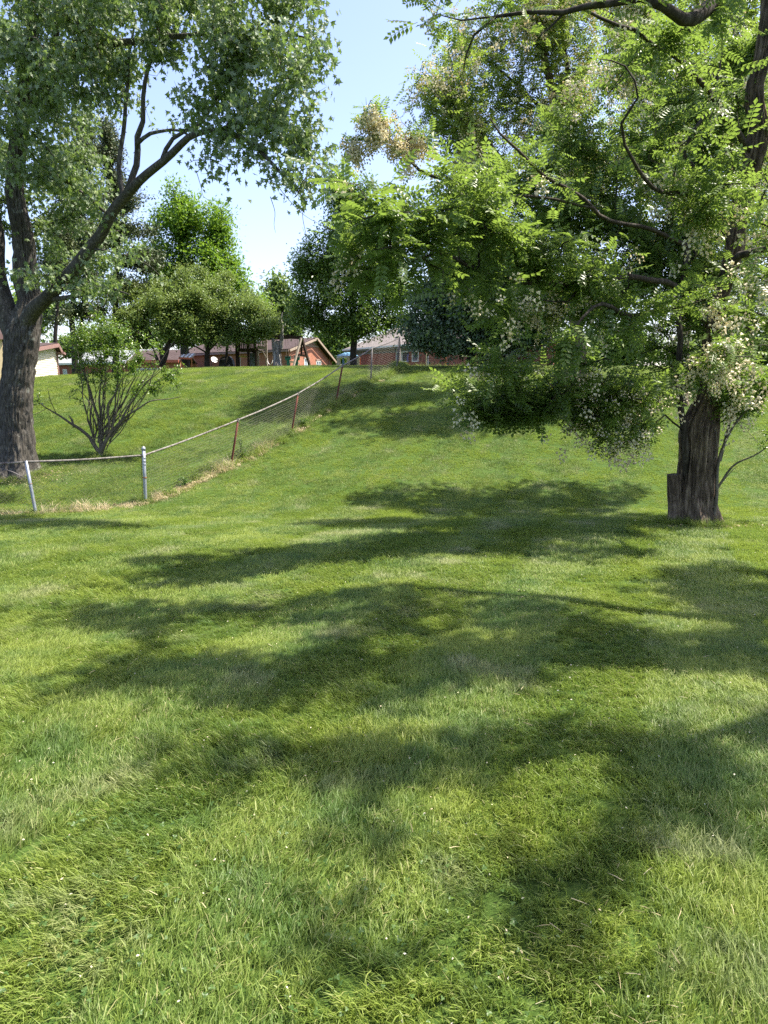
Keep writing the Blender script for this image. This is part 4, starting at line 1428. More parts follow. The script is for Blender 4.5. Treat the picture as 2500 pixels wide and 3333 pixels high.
# bright tree behind the thorn trees
simple_tree('broadleaf_tree', 'tall bright green tree rising behind the thorn trees', 590, 1180, 47,
            [(600, 1190, 47, .3), (600, 1050, 47, .24), (590, 900, 47, .18), (585, 760, 47, .11), (580, 650, 47, .05)],
            [[(600, 1000, 47, .1), (680, 900, 47, .07), (720, 800, 47, .04)], [(595, 950, 47, .1), (520, 880, 47, .06), (500, 760, 47, .04)]],
            [(590, 650, 47, 60, 40, 1.8), (560, 720, 47, 70, 50, 2), (640, 720, 47, 70, 50, 2.2), (690, 780, 47, 60, 50, 2), (560, 820, 47, 60, 60, 2), (640, 840, 47, 80, 60, 2.4), (735, 750, 47.5, 22, 28, .9, .8), (720, 870, 47, 60, 60, 2.2),
             (760, 840, 47, 28, 60, 1.2), (600, 930, 47, 80, 60, 2.4), (700, 960, 47, 90, 60, 2.4), (790, 940, 47, 35, 50, 1.4, .8), (780, 1020, 47, 60, 50, 1.8), (520, 900, 47, 50, 60, 2), (830, 1000, 47, 45, 45, 1.6), (700, 700, 47, 50, 50, 1.6), (620, 1000, 47, 110, 50, 2.2)],
            760, 56, LS, .21, 'flat', 'bright', 'bark_dark', spread=.34, step=.8)
# three dark cedars
for k, (lab, u, tr, bl) in enumerate((
        ('thin dark cedar just right of the maple trunk, bare below', 178, [(178, 1215, 34, .10), (182, 1100, 34, .09), (188, 950, 34, .07), (192, 760, 34, .05), (190, 600, 34, .02)],
         [(190, 1000, 34, 40, 30, .8, .5), (180, 880, 34, 60, 60, 1.2), (200, 740, 34, 60, 80, 1.2), (140, 1050, 34, 30, 20, .6, .4), (190, 600, 34, 40, 60, 1)]),
        ('brownish green cedar with two dark trunks behind the bush', 240, [(242, 1205, 38, .17), (240, 1100, 38, .15), (238, 980, 38, .13), (250, 800, 38, .10), (270, 600, 38, .06), (280, 450, 38, .02)],
         [(270, 1010, 38, 90, 22, 2., .8), (250, 900, 38, 100, 45, 2.2), (270, 780, 38, 100, 55, 2.2), (270, 640, 38, 90, 60, 2.), (270, 500, 38, 60, 60, 1.5), (330, 960, 38, 80, 25, 1.6, .6), (270, 410, 38, 40, 40, 1.)]),
        ('tall dark cedar left of the bright green tree', 372, [(372, 1205, 40, .19), (378, 1050, 40, .16), (380, 880, 40, .13), (375, 700, 40, .10), (350, 500, 40, .06), (345, 380, 40, .02)],
         [(440, 740, 40, 75, 35, 1.8), (400, 640, 40, 70, 50, 1.8), (470, 830, 40, 70, 40, 1.8), (420, 930, 40, 90, 40, 2.), (440, 1010, 40, 90, 25, 2., .7), (360, 520, 40, 60, 60, 1.6), (350, 420, 40, 45, 50, 1.2), (500, 720, 40, 25, 22, .8, .6),
          (330, 760, 40, 60, 50, 1.6), (480, 640, 40, 35, 26, .9, .6)]))):
    y = tr[0][2]
    lm = [[(u + 22, 1205, y + .2, .09), (u + 24, 1090, y + .2, .08), (u + 30, 960, y, .05), (u + 40, 850, y, .02)]] if k == 1 else []
    T_ = simple_tree('cedar_tree', lab, u, 1205, y, tr, lm, bl, 420 if k else 170, 90, LS, .13, 'needle', 'cedar', 'bark_dark', spread=.18, step=.5, shell=.3, back=4)
# spreading thorn trees over the play set
simple_tree('thorn_tree', 'low spreading thorn tree with a thicket of dark stems', 530, 1190, 39,
            [(530, 1197, 39, .12), (535, 1150, 39, .11), (560, 1090, 39, .09), (580, 1010, 39, .05), (600, 950, 39, .02)],
            [[(530, 1190, 39, .09), (515, 1130, 39, .08), (480, 1070, 39, .05), (450, 1010, 39, .03)], [(528, 1190, 38.8, .08), (550, 1130, 38.6, .07), (590, 1110, 38.4, .05), (640, 1090, 38.2, .02)],
             [(524, 1190, 39.2, .07), (505, 1150, 39.3, .05), (490, 1120, 39.4, .03)], [(520, 1190, 38.8, .05), (500, 1160, 38.6, .04), (470, 1150, 38.5, .02)], [(532, 1190, 38.8, .06), (545, 1150, 38.6, .05), (548, 1080, 38.6, .03)]],
            [(480, 1040, 39, 100, 22, 2), (560, 980, 39, 100, 28, 2.2), (600, 1040, 39, 100, 22, 2), (500, 1000, 39, 90, 22, 1.6), (420, 1030, 39, 60, 22, 1.4), (620, 930, 39, 60, 20, 1.4), (450, 960, 39.5, 45, 30, 1.2, .7), (530, 915, 40, 50, 30, 1.3, .7), (590, 890, 40, 40, 30, 1.2, .5), (430, 1090, 39, 50, 30, 1.4), (540, 1080, 38.6, 70, 22, 1.4, .6), (640, 960, 39, 60, 30, 1.6), (610, 1085, 38.5, 50, 18, 1.2, .5)],
            560, 70, LS, .125, 'flat', 'hawth', 'bark_dark', spread=.2, step=.45, shell=.3)
simple_tree('thorn_tree', 'thorn tree with forked trunk left of the wooden play tower', 675, 1190, 40,
            [(675, 1197, 40, .16), (676, 1155, 40, .14), (680, 1130, 40, .11), (700, 1080, 40, .08), (730, 1020, 40, .05), (750, 960, 40, .02)],
            [[(676, 1150, 40, .10), (668, 1110, 40, .08), (640, 1070, 40, .05), (620, 1020, 40, .03)], [(678, 1140, 40, .08), (710, 1110, 39.6, .06), (760, 1090, 39.2, .04), (820, 1060, 39, .02)],
             [(676, 1150, 40, .05), (630, 1125, 39.6, .035), (590, 1120, 39.2, .02)], [(735, 1195, 41, .08), (738, 1120, 41, .07), (740, 1050, 41, .05)]],
            [(700, 1000, 40, 100, 28, 2.2), (780, 1035, 40, 110, 25, 2.2), (690, 950, 40, 60, 22, 1.4), (780, 975, 40, 50, 18, 1.2), (720, 915, 41, 55, 30, 1.4, .7), (650, 880, 41, 50, 30, 1.3, .5), (830, 955, 41, 45, 26, 1.3, .6), (590, 1110, 39.2, 50, 14, 1., .4), (700, 1115, 39.2, 70, 12, 1., .4), (820, 1070, 39.6, 60, 32, 1.8), (740, 1080, 40, 90, 25, 2), (680, 1070, 40, 70, 30, 1.8), (860, 1040, 39.6, 45, 40, 1.6), (800, 1000, 40, 60, 40, 1.8), (650, 1030, 40, 60, 40, 1.8), (870, 1075, 39.2, 35, 22, 1.1, .8), (840, 1000, 40, 60, 35, 1.8), (900, 1050, 39.8, 35, 30, 1.2), (620, 990, 40, 60, 40, 1.8)],
            640, 70, LS, .125, 'flat', 'hawth', 'bark_dark', spread=.2, step=.45, shell=.3)
# dogwood and the dark mass by the right house
simple_tree('dogwood_tree', 'dark blue-green large leaved tree hiding the right end of the brick house', 1530, 1190, 31,
            [(1530, 1190, 31, .16), (1530, 1140, 31, .15), (1525, 1050, 31, .12), (1530, 950, 31, .08), (1540, 850, 31, .03)],
            [[(1530, 1140, 31, .07), (1450, 1110, 30.5, .05), (1370, 1090, 30, .02)], [(1530, 1100, 31, .07), (1620, 1080, 31, .04), (1680, 1060, 31, .02)], [(1527, 1060, 31, .06), (1450, 1000, 30.5, .04), (1390, 960, 30.5, .02)]],
            [(1400, 1110, 30, 80, 30, 1.3), (1340, 1080, 30, 50, 35, .9, .8), (1480, 1120, 30, 90, 28, 1.4), (1580, 1120, 30.5, 90, 30, 1.5), (1660, 1090, 31, 60, 50, 1.4), (1400, 1030, 30.5, 90, 50, 1.6), (1500, 1040, 31, 110, 50, 2), (1600, 1010, 31, 100, 60, 2),
             (1380, 960, 30.5, 60, 50, 1.2), (1560, 800, 30, 110, 60, 2.), (1460, 850, 30, 70, 50, 1.5), (1680, 880, 30, 90, 70, 2.), (1470, 950, 31, 90, 60, 1.8), (1580, 920, 31, 100, 60, 2), (1500, 860, 31, 90, 50, 1.6), (1640, 1150, 31, 70, 30, 1.4), (1700, 1000, 31.5, 70, 80, 1.6)],
            1000, 60, LS, .15, 'needle', 'dog', 'bark_dark', spread=.22, step=.5)
simple_tree('spruce_tree', 'very dark dense tree seen through the blossoming locust tops', 1580, 1190, 32.5,
            [(1580, 1190, 32.5, .25), (1575, 1000, 32.5, .22), (1560, 700, 32.5, .16), (1540, 450, 32.5, .08), (1530, 330, 32.5, .02)], [],
            [(1530, 380, 32.5, 40, 50, 1., .7), (1520, 470, 32.5, 60, 60, 1.4), (1570, 560, 32.5, 80, 70, 1.8), (1500, 600, 32.5, 60, 60, 1.6), (1540, 700, 32.5, 90, 70, 2), (1560, 820, 32.5, 100, 80, 2.2), (1540, 940, 32.5, 110, 80, 2.4), (1620, 1060, 32.5, 120, 80, 2.4), (1700, 900, 31, 110, 80, 2.2), (1790, 1000, 30, 100, 70, 2.), (1720, 1090, 30, 110, 50, 2.)],
            700, 46, LS, .2, 'flat', 'dark', 'bark_dark', spread=.28, step=.7)
# trees far behind the houses
FT = [('pale airy tree behind the swing beam and dead stump', 905, 1160, 62, [(900, 960, 62, 35, 40, 2), (880, 1030, 62, 40, 45, 2), (930, 1020, 62, 40, 45, 2.2), (915, 1080, 62, 60, 30, 2.4), (890, 930, 62, 18, 18, 1, .6)], 'fartree', 11),
      ('green tree filling the gap between the two brick houses', 1085, 1180, 78, [(1070, 1120, 78, 55, 35, 3), (1110, 1150, 78, 40, 35, 3), (1080, 1080, 78, 40, 30, 3), (1130, 1110, 78, 30, 30, 3)], 'pear', 10),
      ('rounded green tree behind the cream shed', 240, 1170, 75, [(230, 1130, 75, 45, 28, 3), (290, 1120, 75, 50, 40, 3), (340, 1090, 75, 50, 40, 3), (190, 1125, 75, 18, 20, 2)], 'fartree', 10),
      ('broad green tree behind the long brick house', 480, 1150, 80, [(450, 1080, 80, 70, 50, 4), (560, 1100, 80, 70, 40, 4), (650, 1090, 80, 60, 40, 4), (400, 1130, 80, 60, 30, 3), (740, 1100, 80, 60, 35, 4)], 'pear', 10),
      ('large green tree beyond the crest behind the locust trunks', 1800, 1180, 60, [(1760, 1110, 60, 90, 70, 4), (1850, 1150, 60, 80, 50, 3), (1700, 1030, 60, 70, 60, 3), (1700, 1140, 60, 60, 50, 3)], 'fartree', 12),
      ('green tree beyond the crest at the far right', 2350, 1180, 58, [(2300, 1130, 58, 100, 60, 4), (2430, 1090, 58, 90, 80, 4), (2200, 1160, 58, 70, 40, 3), (2500, 1150, 58, 90, 60, 4)], 'fartree', 12),
      ('tree in the row beyond the crest seen left of the split trunk', 2050, 1180, 66, [(2000, 1150, 66, 70, 35, 4), (2080, 1120, 66, 70, 50, 4), (1960, 1090, 66, 50, 50, 3)], 'pear', 12),
      ('tree far beyond the crest behind the dark dogwood', 1640, 1180, 85, [(1600, 1140, 85, 90, 50, 4), (1700, 1120, 85, 80, 60, 4), (1500, 1150, 85, 80, 40, 4)], 'pear', 12),
      ('low tree far beyond the crest at the right edge', 2560, 1180, 80, [(2520, 1140, 80, 120, 50, 4), (2650, 1100, 80, 120, 80, 5)], 'pear', 12),
      ('tall tree beyond the crest behind the maple', 60, 1150, 60, [(30, 1050, 60, 90, 50, 4), (120, 1000, 60, 60, 50, 4), (-60, 1080, 60, 80, 60, 4)], 'pear', 10)]
for lab, u, v, y, bl, mm, _ in FT:
    tb = max(b[1] for b in bl)
    simple_tree('distant_tree', lab, u, v, y, [(u, 1190, y, .3), (u, 1120, y, .22), (u + 3, min(b[1] for b in bl) + 20, y, .06)], [], bl, 210, 42, LS, .40, 'flat', mm, 'bark_dark', spread=.5, step=1.2, tipr=.014, big=.2)


def dead_stump():
    t = tree_thing('dead_tree', 'broken pale grey dead trunk standing beside the hanging swing', 'dead tree', 905, 1195, 39.5)
    y = 39.5
    P = rooted(px((903, 1197, y, .27), (903, 1170, y, .235), (900, 1140, y, .225), (898, 1118, y, .235), (899, 1108, y, .16)), t, .2)
    V, Fq = bark_detail(56, .04, .08, .7, 6, .35, .5, 4.)(np.array(P)[:, :3], np.array(P)[:, 3])
    link('trunk', mesh_np('trunk', V - np.array(t.location), Fq), M['bark_dead'], t)
    for pts in (((912, 1135, y, .16), (917, 1112, y, .12), (915, 1085, y, .09), (918, 1060, y, .07), (914, 1040, y, .05), (922, 1015, y, .02)),
                ((893, 1125, y, .10), (888, 1108, y, .07), (889, 1100, y, .02)), ((917, 1070, y, .05), (926, 1056, y, .03), (928, 1044, y, .01)), ((916, 1060, y, .04), (908, 1046, y, .025), (905, 1030, y, .01))):
        Q = spline(np.array(px(*pts)), .12, .05)
        V, Fq = tube_np(Q[:, :3], Q[:, 3], 10)
        link('broken_limb', mesh_np('broken_limb', V - np.array(t.location), Fq), M['bark_dead'], t)


dead_stump()


# ------------------------------------------------------------------ chain link fences
def wire_panel(b0, b1, t0, t1, pitch, r, name, parent, m):
    """woven wire between two posts: zigzag strands that hook into each other; corners bottom/top at both posts"""
    b0, b1, t0, t1 = [np.asarray(q, float) for q in (b0, b1, t0, t1)]
    Ls = np.linalg.norm(b1 - b0)
    H = np.linalg.norm(t0 - b0)
    ns, nt = max(2, int(Ls / pitch)), max(2, int(H / (pitch * .5)))
    k = np.arange(ns + 1)[:, None]
    j = np.arange(nt + 1)[None]
    s = np.clip((k + .5 * np.where(j % 2 == 0, 1, -1)) / ns, 0, 1)
    t = j / nt + 0 * k
    s, t = s[..., None], t[..., None]
    gx = b0[0] + (b1[0] - b0[0]) * s[..., 0]
    gy = b0[1] + (b1[1] - b0[1]) * s[..., 0]
    base = b0 + (b1 - b0) * s
    base[..., 2] = tz(gx, gy) + .02
    top = t0 + (t1 - t0) * s
    P = base * (1 - t) + top * t
    nrm = np.cross(b1 - b0, t0 - b0)
    nrm /= np.linalg.norm(nrm)
    P = P + nrm * (.03 * noise(s * 4 + b0[0], t * 2.0, b0[1]) * t * (1 - t) * 4) + nrm * np.where((j % 2) == 0, .002, -.002)[..., None]
    A, B = P[:, :-1].reshape(-1, 3), P[:, 1:].reshape(-1, 3)
    d = B - A
    d /= np.linalg.norm(d, axis=1, keepdims=True)
    q = np.cross(d, nrm)
    ring = [nrm * r, -nrm * r * .5 + q * r * .87, -nrm * r * .5 - q * r * .87]
    V = np.stack([A + c for c in ring] + [B + c for c in ring], 1)
    o = (np.arange(len(A)) * 6)[:, None, None]
    Fq = (np.array([[0, 1, 4, 3], [1, 2, 5, 4], [2, 0, 3, 5]])[None] + o).reshape(-1, 4)
    return link(name, mesh_np(name, V.reshape(-1, 3) - np.array(parent.location), Fq), m, parent, kind='stuff')


def cyl(parent, name, a, b, r, m, sides=12, label=None):
    mb = MB()
    mb.tube([a, b], [r, r], sides)
    o = mb.build(name, M[m], parent, smooth=False)
    if label:
        o['label'] = label
    return o


def fence():
    t = thing('chain_link_fence', 'sagging chain link fence with silver and rusty posts climbing the slope', 'fence', (-5.0, 14.8, float(tz(-5, 14.8))))
    # (base u, v, y), top (u, v), material, radius
    P = [((-60, 1732, 13.15), (-95, 1510), 'galv', .03), ((120, 1702, 13.6), (85, 1503), 'galv', .031), ((475, 1652, 14.8), (468, 1482), 'galv', .036), ((752, 1522, 17.6), (775, 1367), 'rust', .026),
         ((948, 1420, 20.4), (970, 1281), 'rust', .027), ((1093, 1306, 23.2), (1115, 1190), 'rust', .027), ((1207, 1238, 26.), (1211, 1134), 'greypost', .028), ((1290, 1215, 28.8), (1300, 1100), 'greypost', .026)]
    base, top = [], []
    for (bu, bv, y), (tu, tv), m, r in P:
        b = at(bu, bv, y)
        b[2] = float(tz(b[0], b[1]))
        tp = at(tu, tv, y)
        base.append(b)
        top.append(tp)
        dn = (b - tp) / np.linalg.norm(b - tp)
        tip = tp - dn * (.14 if m == 'galv' and bu > 400 else .02)
        mb = MB()
        mb.tube([b + dn * .2, b, (b + tip) / 2, tip], [r, r, r, r], 14)
        o = mb.build('fence_post', M[m], t, smooth=True)
        if m == 'galv' and bu > 400:
            o['label'] = 'tall silver terminal post with domed cap'
            o['off'] = list(t.location)
            c = MB()
            c.tube([tip + dn * .03, tip, tip - dn * .03, tip - dn * .05], [r * 1.25, r * 1.25, r * .9, .004], 12)
            c.build('post_cap', M['galv'], o, smooth=True)
            for f in (.16, .22, .28, .52, .93):
                q = tip + (b - tip) * f
                c = MB()
                c.tube([q, q + dn * .022], [r * 1.22] * 2, 12)
                c.build('clamp_band', M['rustwire' if f > .5 else 'galv'], o)
            c = MB()
            c.tube([tip + dn * .1 - np.array([r * 1.5, 0, 0]), b - np.array([r * 1.6, 0, -.05])], [.006] * 2, 5)
            c.build('tension_bar', M['rustwire'], o)
        elif m == 'galv':
            o['label'] = 'leaning silver post'
            o['off'] = list(t.location)
            for f in (.42,):
                q = tip + (b - tip) * f
                c = MB()
                c.tube([q, q + dn * .01], [r * 1.2] * 2, 12)
                c.build('clamp_band', M['rustwire'], o)
        elif m == 'rust':
            o['label'] = 'rusty red-brown post'
            c = MB()
            c.tube([tip + dn * .07, tip - dn * .02], [r * 1.2, r * 1.1], 12)
            o['off'] = list(t.location)
            c.build('rail_clamp', M['rail'], o)
    base, top = np.array(base), np.array(top)
    # rail spans, each a separate pipe sagging a little
    rr = .0195
    for i in range(len(P) - 1):
        a, b = top[i], top[i + 1]
        ex = .05 * (b - a) / np.linalg.norm(b - a)
        Q = spline(np.array([a - ex, a * .5 + b * .5 + [0, 0, -.02], b + ex]), .25, .004)
        mb = MB()
        mb.tube(Q, [rr + .001 * (i % 2)] * len(Q), 12)
        mb.build('top_rail', M['rail' if i < 5 else 'greypost'], t, smooth=True)
        wire_panel(base[i], base[i + 1], top[i] - [0, 0, .02], top[i + 1] - [0, 0, .02], .065, .0017, 'wire_mesh', t, M['wire'])
    # pipe from the last post to the crest corner
    a, b = top[-1], np.array([.94, 40., float(tz(.94, 40)) + 1.0])
    mb = MB()
    mb.tube([a, b], [rr, rr], 8)
    mb.build('top_rail', M['greypost'], t)
    wire_panel(base[-1], np.array([.94, 40, float(tz(.94, 40))]), a, b, .13, .0015, 'wire_mesh', t, M['wire'])
    # loose diagonal truss rod at the far left
    mb = MB()
    mb.tube([at(-20, 1518, 13.3), at(40, 1535, 13.42), at(85, 1557, 13.5)], [.008] * 3, 5)
    mb.build('truss_rod', M['greypost'], t)


fence()


def crest_fence():
    y = 40.0
    t = thing('chain_link_fence', 'low wire fence along the crest in front of the brick house with white window frames', 'fence', (3, y, float(tz(3, y))))
    tops = []
    for u, m, r in ((1304, 'galv', .025), (1388, 'creampl', .03), (1393, 'galv', .035), (1451, 'orange', .035), (1560, 'greypost', .03), (1680, 'greypost', .03), (1800, 'greypost', .03), (1930, 'greypost', .03)):
        tp = at(u, 1151, y)
        b = tp.copy()
        b[2] = float(tz(tp[0], y)) - .1
        cyl(t, 'fence_post', b, tp, r, m, 10)
        tops.append(tp)
    for i in range(len(tops) - 1):
        a, b = tops[i], tops[i + 1]
        a0, b0 = a.copy(), b.copy()
        a0[2], b0[2] = float(tz(*a[:2])), float(tz(*b[:2]))
        if b[0] - a[0] > .5:
            wire_panel(a0, b0, a - [0, 0, .03], b - [0, 0, .03], .11, .0028, 'wire_mesh', t, M['wire'])
            mb = MB()
            mb.tube([a - [0, 0, .03], b - [0, 0, .03]], [.006] * 2, 5)
            mb.build('top_wire', M['wire'], t)


crest_fence()


# ------------------------------------------------------------------ buildings
def on_line(A, B, u):
    """point of the ground line A-B that stands in column u of the photograph"""
    A, B = np.array(A[:2], float), np.array(B[:2], float)
    lo, hi = -1.0, 3.0

    def uu(t):
        p = A + (B - A) * t
        return p[0] / p[1]
    # column ratio x / y for mid-height rows of the houses
    k = (u - 1250.0) / F / (CT + .21 * ST)
    for _ in range(60):
        mid = (lo + hi) / 2
        if (uu(mid) < k) == (uu(1) > uu(0)):
            lo = mid
        else:
            hi = mid
    p = A + (B - A) * lo
    return p, lo


def zat(v, y):
    return at(1250, v, y)[2]


def wall(A, B, z0, z1, openings, th=.2):
    """wall from A to B (ground points) with rectangular openings (s0, s1, za, zb) in metres; outer face A-B, thickness behind"""
    mb = MB()
    A, B = np.array(A[:2], float), np.array(B[:2], float)
    L = np.linalg.norm(B - A)
    d = (B - A) / L
    n = np.array([d[1], -d[0]])
    if n @ (-A) < 0:
        n = -n
    ss = sorted({0, L, *[o[0] for o in openings], *[o[1] for o in openings]})
    zs = sorted({z0, z1, *[o[2] for o in openings], *[o[3] for o in openings]})
    ss = [s for s in ss if 0 <= s <= L]
    zs = [z for z in zs if z0 <= z <= z1]

    def q(s, z, k):
        p = A + d * s - n * k
        return (p[0], p[1], z)
    for i in range(len(ss) - 1):
        for j in range(len(zs) - 1):
            sm_, zm = (ss[i] + ss[i + 1]) / 2, (zs[j] + zs[j + 1]) / 2
            if any(o[0] < sm_ < o[1] and o[2] < zm < o[3] for o in openings):
                continue
            s0, s1, a, b = ss[i], ss[i + 1], zs[j], zs[j + 1]
            U = [(s0, a, 0), (s1, a, 0), (s1, b, 0), (s0, b, 0)]
            mb.quad(q(s0, a, 0), q(s1, a, 0), q(s1, b, 0), q(s0, b, 0), U)
            mb.quad(q(s0, a, th), q(s0, b, th), q(s1, b, th), q(s1, a, th), U)
    for s0, s1, a, b in openings:
        for p1, p2, U in (((s0, a), (s1, a), 0), ((s1, a), (s1, b), 1), ((s1, b), (s0, b), 0), ((s0, b), (s0, a), 1)):
            mb.quad(q(*p1, 0), q(*p2, 0), q(*p2, th), q(*p1, th), [(p1[0], p1[1], 0), (p2[0], p2[1], 0), (p2[0] + U * th, p2[1], 0), (p1[0] + U * th, p1[1], 0)])
    for s in (0, L):
        mb.quad(q(s, z0, 0), q(s, z0, th), q(s, z1, th), q(s, z1, 0), [(0, z0, 0), (th, z0, 0), (th, z1, 0), (0, z1, 0)])
    return mb, (A, d, n, L)


def window(parent, fr, s0, s1, za, zb, mull=1, frame='white', pane='glass', w=.07, name='window', bars=0):
    A, d, n, L = fr

    def pt(s, z, k):
        p = A + d * s + n * k
        return np.array([p[0], p[1], z])
    mb = MB()
    up = (n[0], n[1], 0)
    o = .015
    for z in (za, zb):
        mb.beam(pt(s0 - .02, z, o - .03), pt(s1 + .02, z, o - .03), .09, w, (0, 0, 1))
    for s in [s0, s1] + [s0 + (s1 - s0) * (i + 1) / (mull + 1) for i in range(mull)]:
        mb.beam(pt(s, za + w / 2, o - .035), pt(s, zb - w / 2, o - .035), w, .085, up)
    for i in range(bars):
        z = za + (zb - za) * (i + 1) / (bars + 1)
        mb.beam(pt(s0 + w / 2, z, o - .04), pt(s1 - w / 2, z, o - .04), .03, .03, (0, 0, 1))
    f = mb.build(name, M[frame], parent)
    f['off'] = list(parent.location)
    for i in range(mull + 1):
        g = MB()
        a = s0 + (s1 - s0) * i / (mull + 1) + w / 2
        b = s0 + (s1 - s0) * (i + 1) / (mull + 1) - w / 2
        P = [pt(a, za + w / 2, -.06), pt(b, za + w / 2, -.06), pt(b, zb - w / 2, -.06), pt(a, zb - w / 2, -.06)]
        Q = [pt(a, za + w / 2, -.065), pt(b, za + w / 2, -.065), pt(b, zb - w / 2, -.065), pt(a, zb - w / 2, -.065)]
        g.hexa(P + Q)
        g.build('pane', M[pane], f)
    return f


def slab(corners, th, uvdir, m, parent, name='roof', up=None):
    """thick sheet through four corners; texture runs along the first edge"""
    P = np.array(corners, float)
    nrm = np.cross(P[1] - P[0], P[3] - P[0])
    nrm /= np.linalg.norm(nrm)
    if nrm[2] < 0:
        nrm = -nrm
    e = (P[1] - P[0]) / np.linalg.norm(P[1] - P[0])
    f = np.cross(nrm, e)
    U = [((p - P[0]) @ e, (p - P[0]) @ f, 0) for p in P]
    Q = P - nrm * th
    mb = MB()
    mb.quad(*P, U=U)
    mb.quad(*Q[::-1], U=U[::-1])
    for i in range(4):
        j = (i + 1) % 4
        mb.quad(P[i], Q[i], Q[j], P[j])
    return mb.build(name, M[m], parent)


def long_brick_house():
    A0, A2, A1 = at(937, 1140, 50), at(575, 1156, 59.3), at(1093, 1179, 57)
    ez = (A0[2] + A2[2]) / 2
    t = thing('brick_house', 'long orange brick house with mauve roof and lit gable end behind the play set', 'house', (A0[0], A0[1], 2.2))
    d = A2[:2] - A0[:2]
    Ll = np.linalg.norm(d)
    d /= Ll
    g = A1[:2] - A0[:2]
    Lg = np.linalg.norm(g)
    g /= Lg
    ng = np.array([g[1], -g[0]])
    nl = np.array([-d[1], d[0]])
    if nl @ (-A0[:2]) < 0:
        nl = -nl
    c0 = A0[:2] - nl * .45 - ng * .3          # wall corner lies inside the eaves
    c2 = A2[:2] - nl * .45
    c1 = A1[:2] - g * .4 - ng * .3
    zr = ez + .2
    # long wall, windows and doors
    ops, wins = [], []
    for u0, u1, va, vb, mu, fr, pn, nm, br in ((598, 619, 1200, 1176, 1, 'white', 'curtain', 'window', 1), (771, 783, 1210, 1162, 0, 'white', 'curtain', 'door', 0), (727, 752, 1190, 1172, 1, 'white', 'glass', 'window', 0),
                                               (820, 836, 1212, 1163, 0, 'wooddark', 'glass', 'door', 0)):
        (p, ta), (q, tb) = on_line(c0, c2, u0), on_line(c0, c2, u1)
        s0, s1 = sorted((ta * np.linalg.norm(c2 - c0), tb * np.linalg.norm(c2 - c0)))
        za, zb = zat(va, p[1]), zat(vb, p[1])
        ops.append((s0, s1, za, zb))
        wins.append((s0, s1, za, zb, mu, fr, pn, nm, br))
    mb, fr_ = wall(c0, c2, 1.6, ez + .02, ops)
    mb.build('long_wall', M['brickA'], t)
    for s0, s1, za, zb, mu, f, pn, nm, br in wins:
        window(t, fr_, s0, s1, za, zb, mu, f, pn, name=nm, bars=br)
    # gable wall
    pk, tp = on_line(c0, c1, 1019)
    Lg2 = np.linalg.norm(c1 - c0)
    zp = zat(1098, pk[1]) - .12
    z0l, z1l = A0[2] + .05, A1[2] + .1
    ops, wins = [], []
    for u0, u1, va, vb in ((991, 1006, 1215, 1167), (1030, 1044, 1212, 1175)):
        (p, ta), (q, tb) = on_line(c0, c1, u0), on_line(c0, c1, u1)
        ops.append((ta * Lg2, tb * Lg2, zat(va, p[1]), zat(vb, p[1])))
    zlow = min(z0l, z1l) - .02
    mb, fg = wall(c0, c1, 1.6, zlow, ops)
    sp = tp * Lg2
    A, dd, nn, _ = fg
    ring = [(0, zlow), (Lg2, zlow), (Lg2, z1l), (sp, zp), (0, z0l)]
    F_ = [(*(A + dd * s), z) for s, z in ring]
    B_ = [(*(A + dd * s - nn * .2), z) for s, z in ring]
    U = [(s, z, 0) for s, z in ring]
    mb.add(F_ + B_, None, [[0, 1, 2], [0, 2, 3], [0, 3, 4], [5, 7, 6], [5, 8, 7], [5, 9, 8]], U + U)
    mb.build('gable_wall', M['brickA'], t)
    for o_ in ops:
        f = window(t, fg, *o_, 1, 'white', 'curtain', w=.06)
        h = MB()
        p0 = A + dd * (o_[0] - .1) + nn * .02
        p1 = A + dd * (o_[1] + .1) + nn * .02
        h.beam((*p0, o_[3] + .1), (*p1, o_[3] + .1), .06, .12)
        h.build('lintel', M['brickA'], f)
    # gable louvre: horizontal boards near the peak
    for i in range(4):
        z = zp - .26 - i * .09
        fl = max(0.05, (zp - z) / (zp - z0l) * sp - .12)
        fr2 = max(0.05, (zp - z) / (zp - z1l) * (Lg2 - sp) - .12)
        b = MB()
        b.beam((*(A + dd * (sp - fl) + nn * .03), z), (*(A + dd * (sp + fr2) + nn * .03), z), .03, .045 if i < 3 else .07)
        b.build('vent_board', M['trim'], t)
    # roof: front and back slopes, running from the gable overhang to the far end
    ov = nn * .35
    rk = np.array([*(A + dd * sp + ov), zp + .12])
    el = np.array([*A0[:2], A0[2] + .10]) + np.array([*ov, 0]) * .3
    er = np.array([*(A1[:2]), A1[2] + .10])
    far = np.array([*(d * (Ll + .6)), A2[2] - A0[2]])
    slab([el, el + far, rk + far, rk], .06, None, 'roofA', t)
    slab([er, er + far, rk + far, rk], .06, None, 'roofA', t)
    for a, b in ((el, rk), (er, rk)):
        m_ = MB()
        m_.beam(a + [*(nn * .06), -.12], b + [*(nn * .06), -.12], .05, .15)
        m_.build('rake_board', M['trim'], t)
    m_ = MB()
    m_.beam(el + [*(nl * .04), -.12], el + far + [*(nl * .04), -.12], .08, .14)
    m_.build('gutter', M['mauvetrim'], t)
    # back and end walls so the house is closed
    far2 = d * Ll
    mb, _ = wall(c1, c1 + far2, 1.6, z1l, [])
    mb.build('rear_wall', M['brickA'], t)
    mb, _ = wall(c0 + far2, c1 + far2, 1.6, zlow, [])
    mb.build('end_wall', M['brickA'], t)
    # down pipe near the right corner
    p, _ = on_line(c0, c1, 1071)
    cyl(t, 'downpipe', (*(p + nn * .05), 1.8), (*(p + nn * .05), zat(1160, p[1])), .035, 'mauvetrim', 8)


long_brick_house()


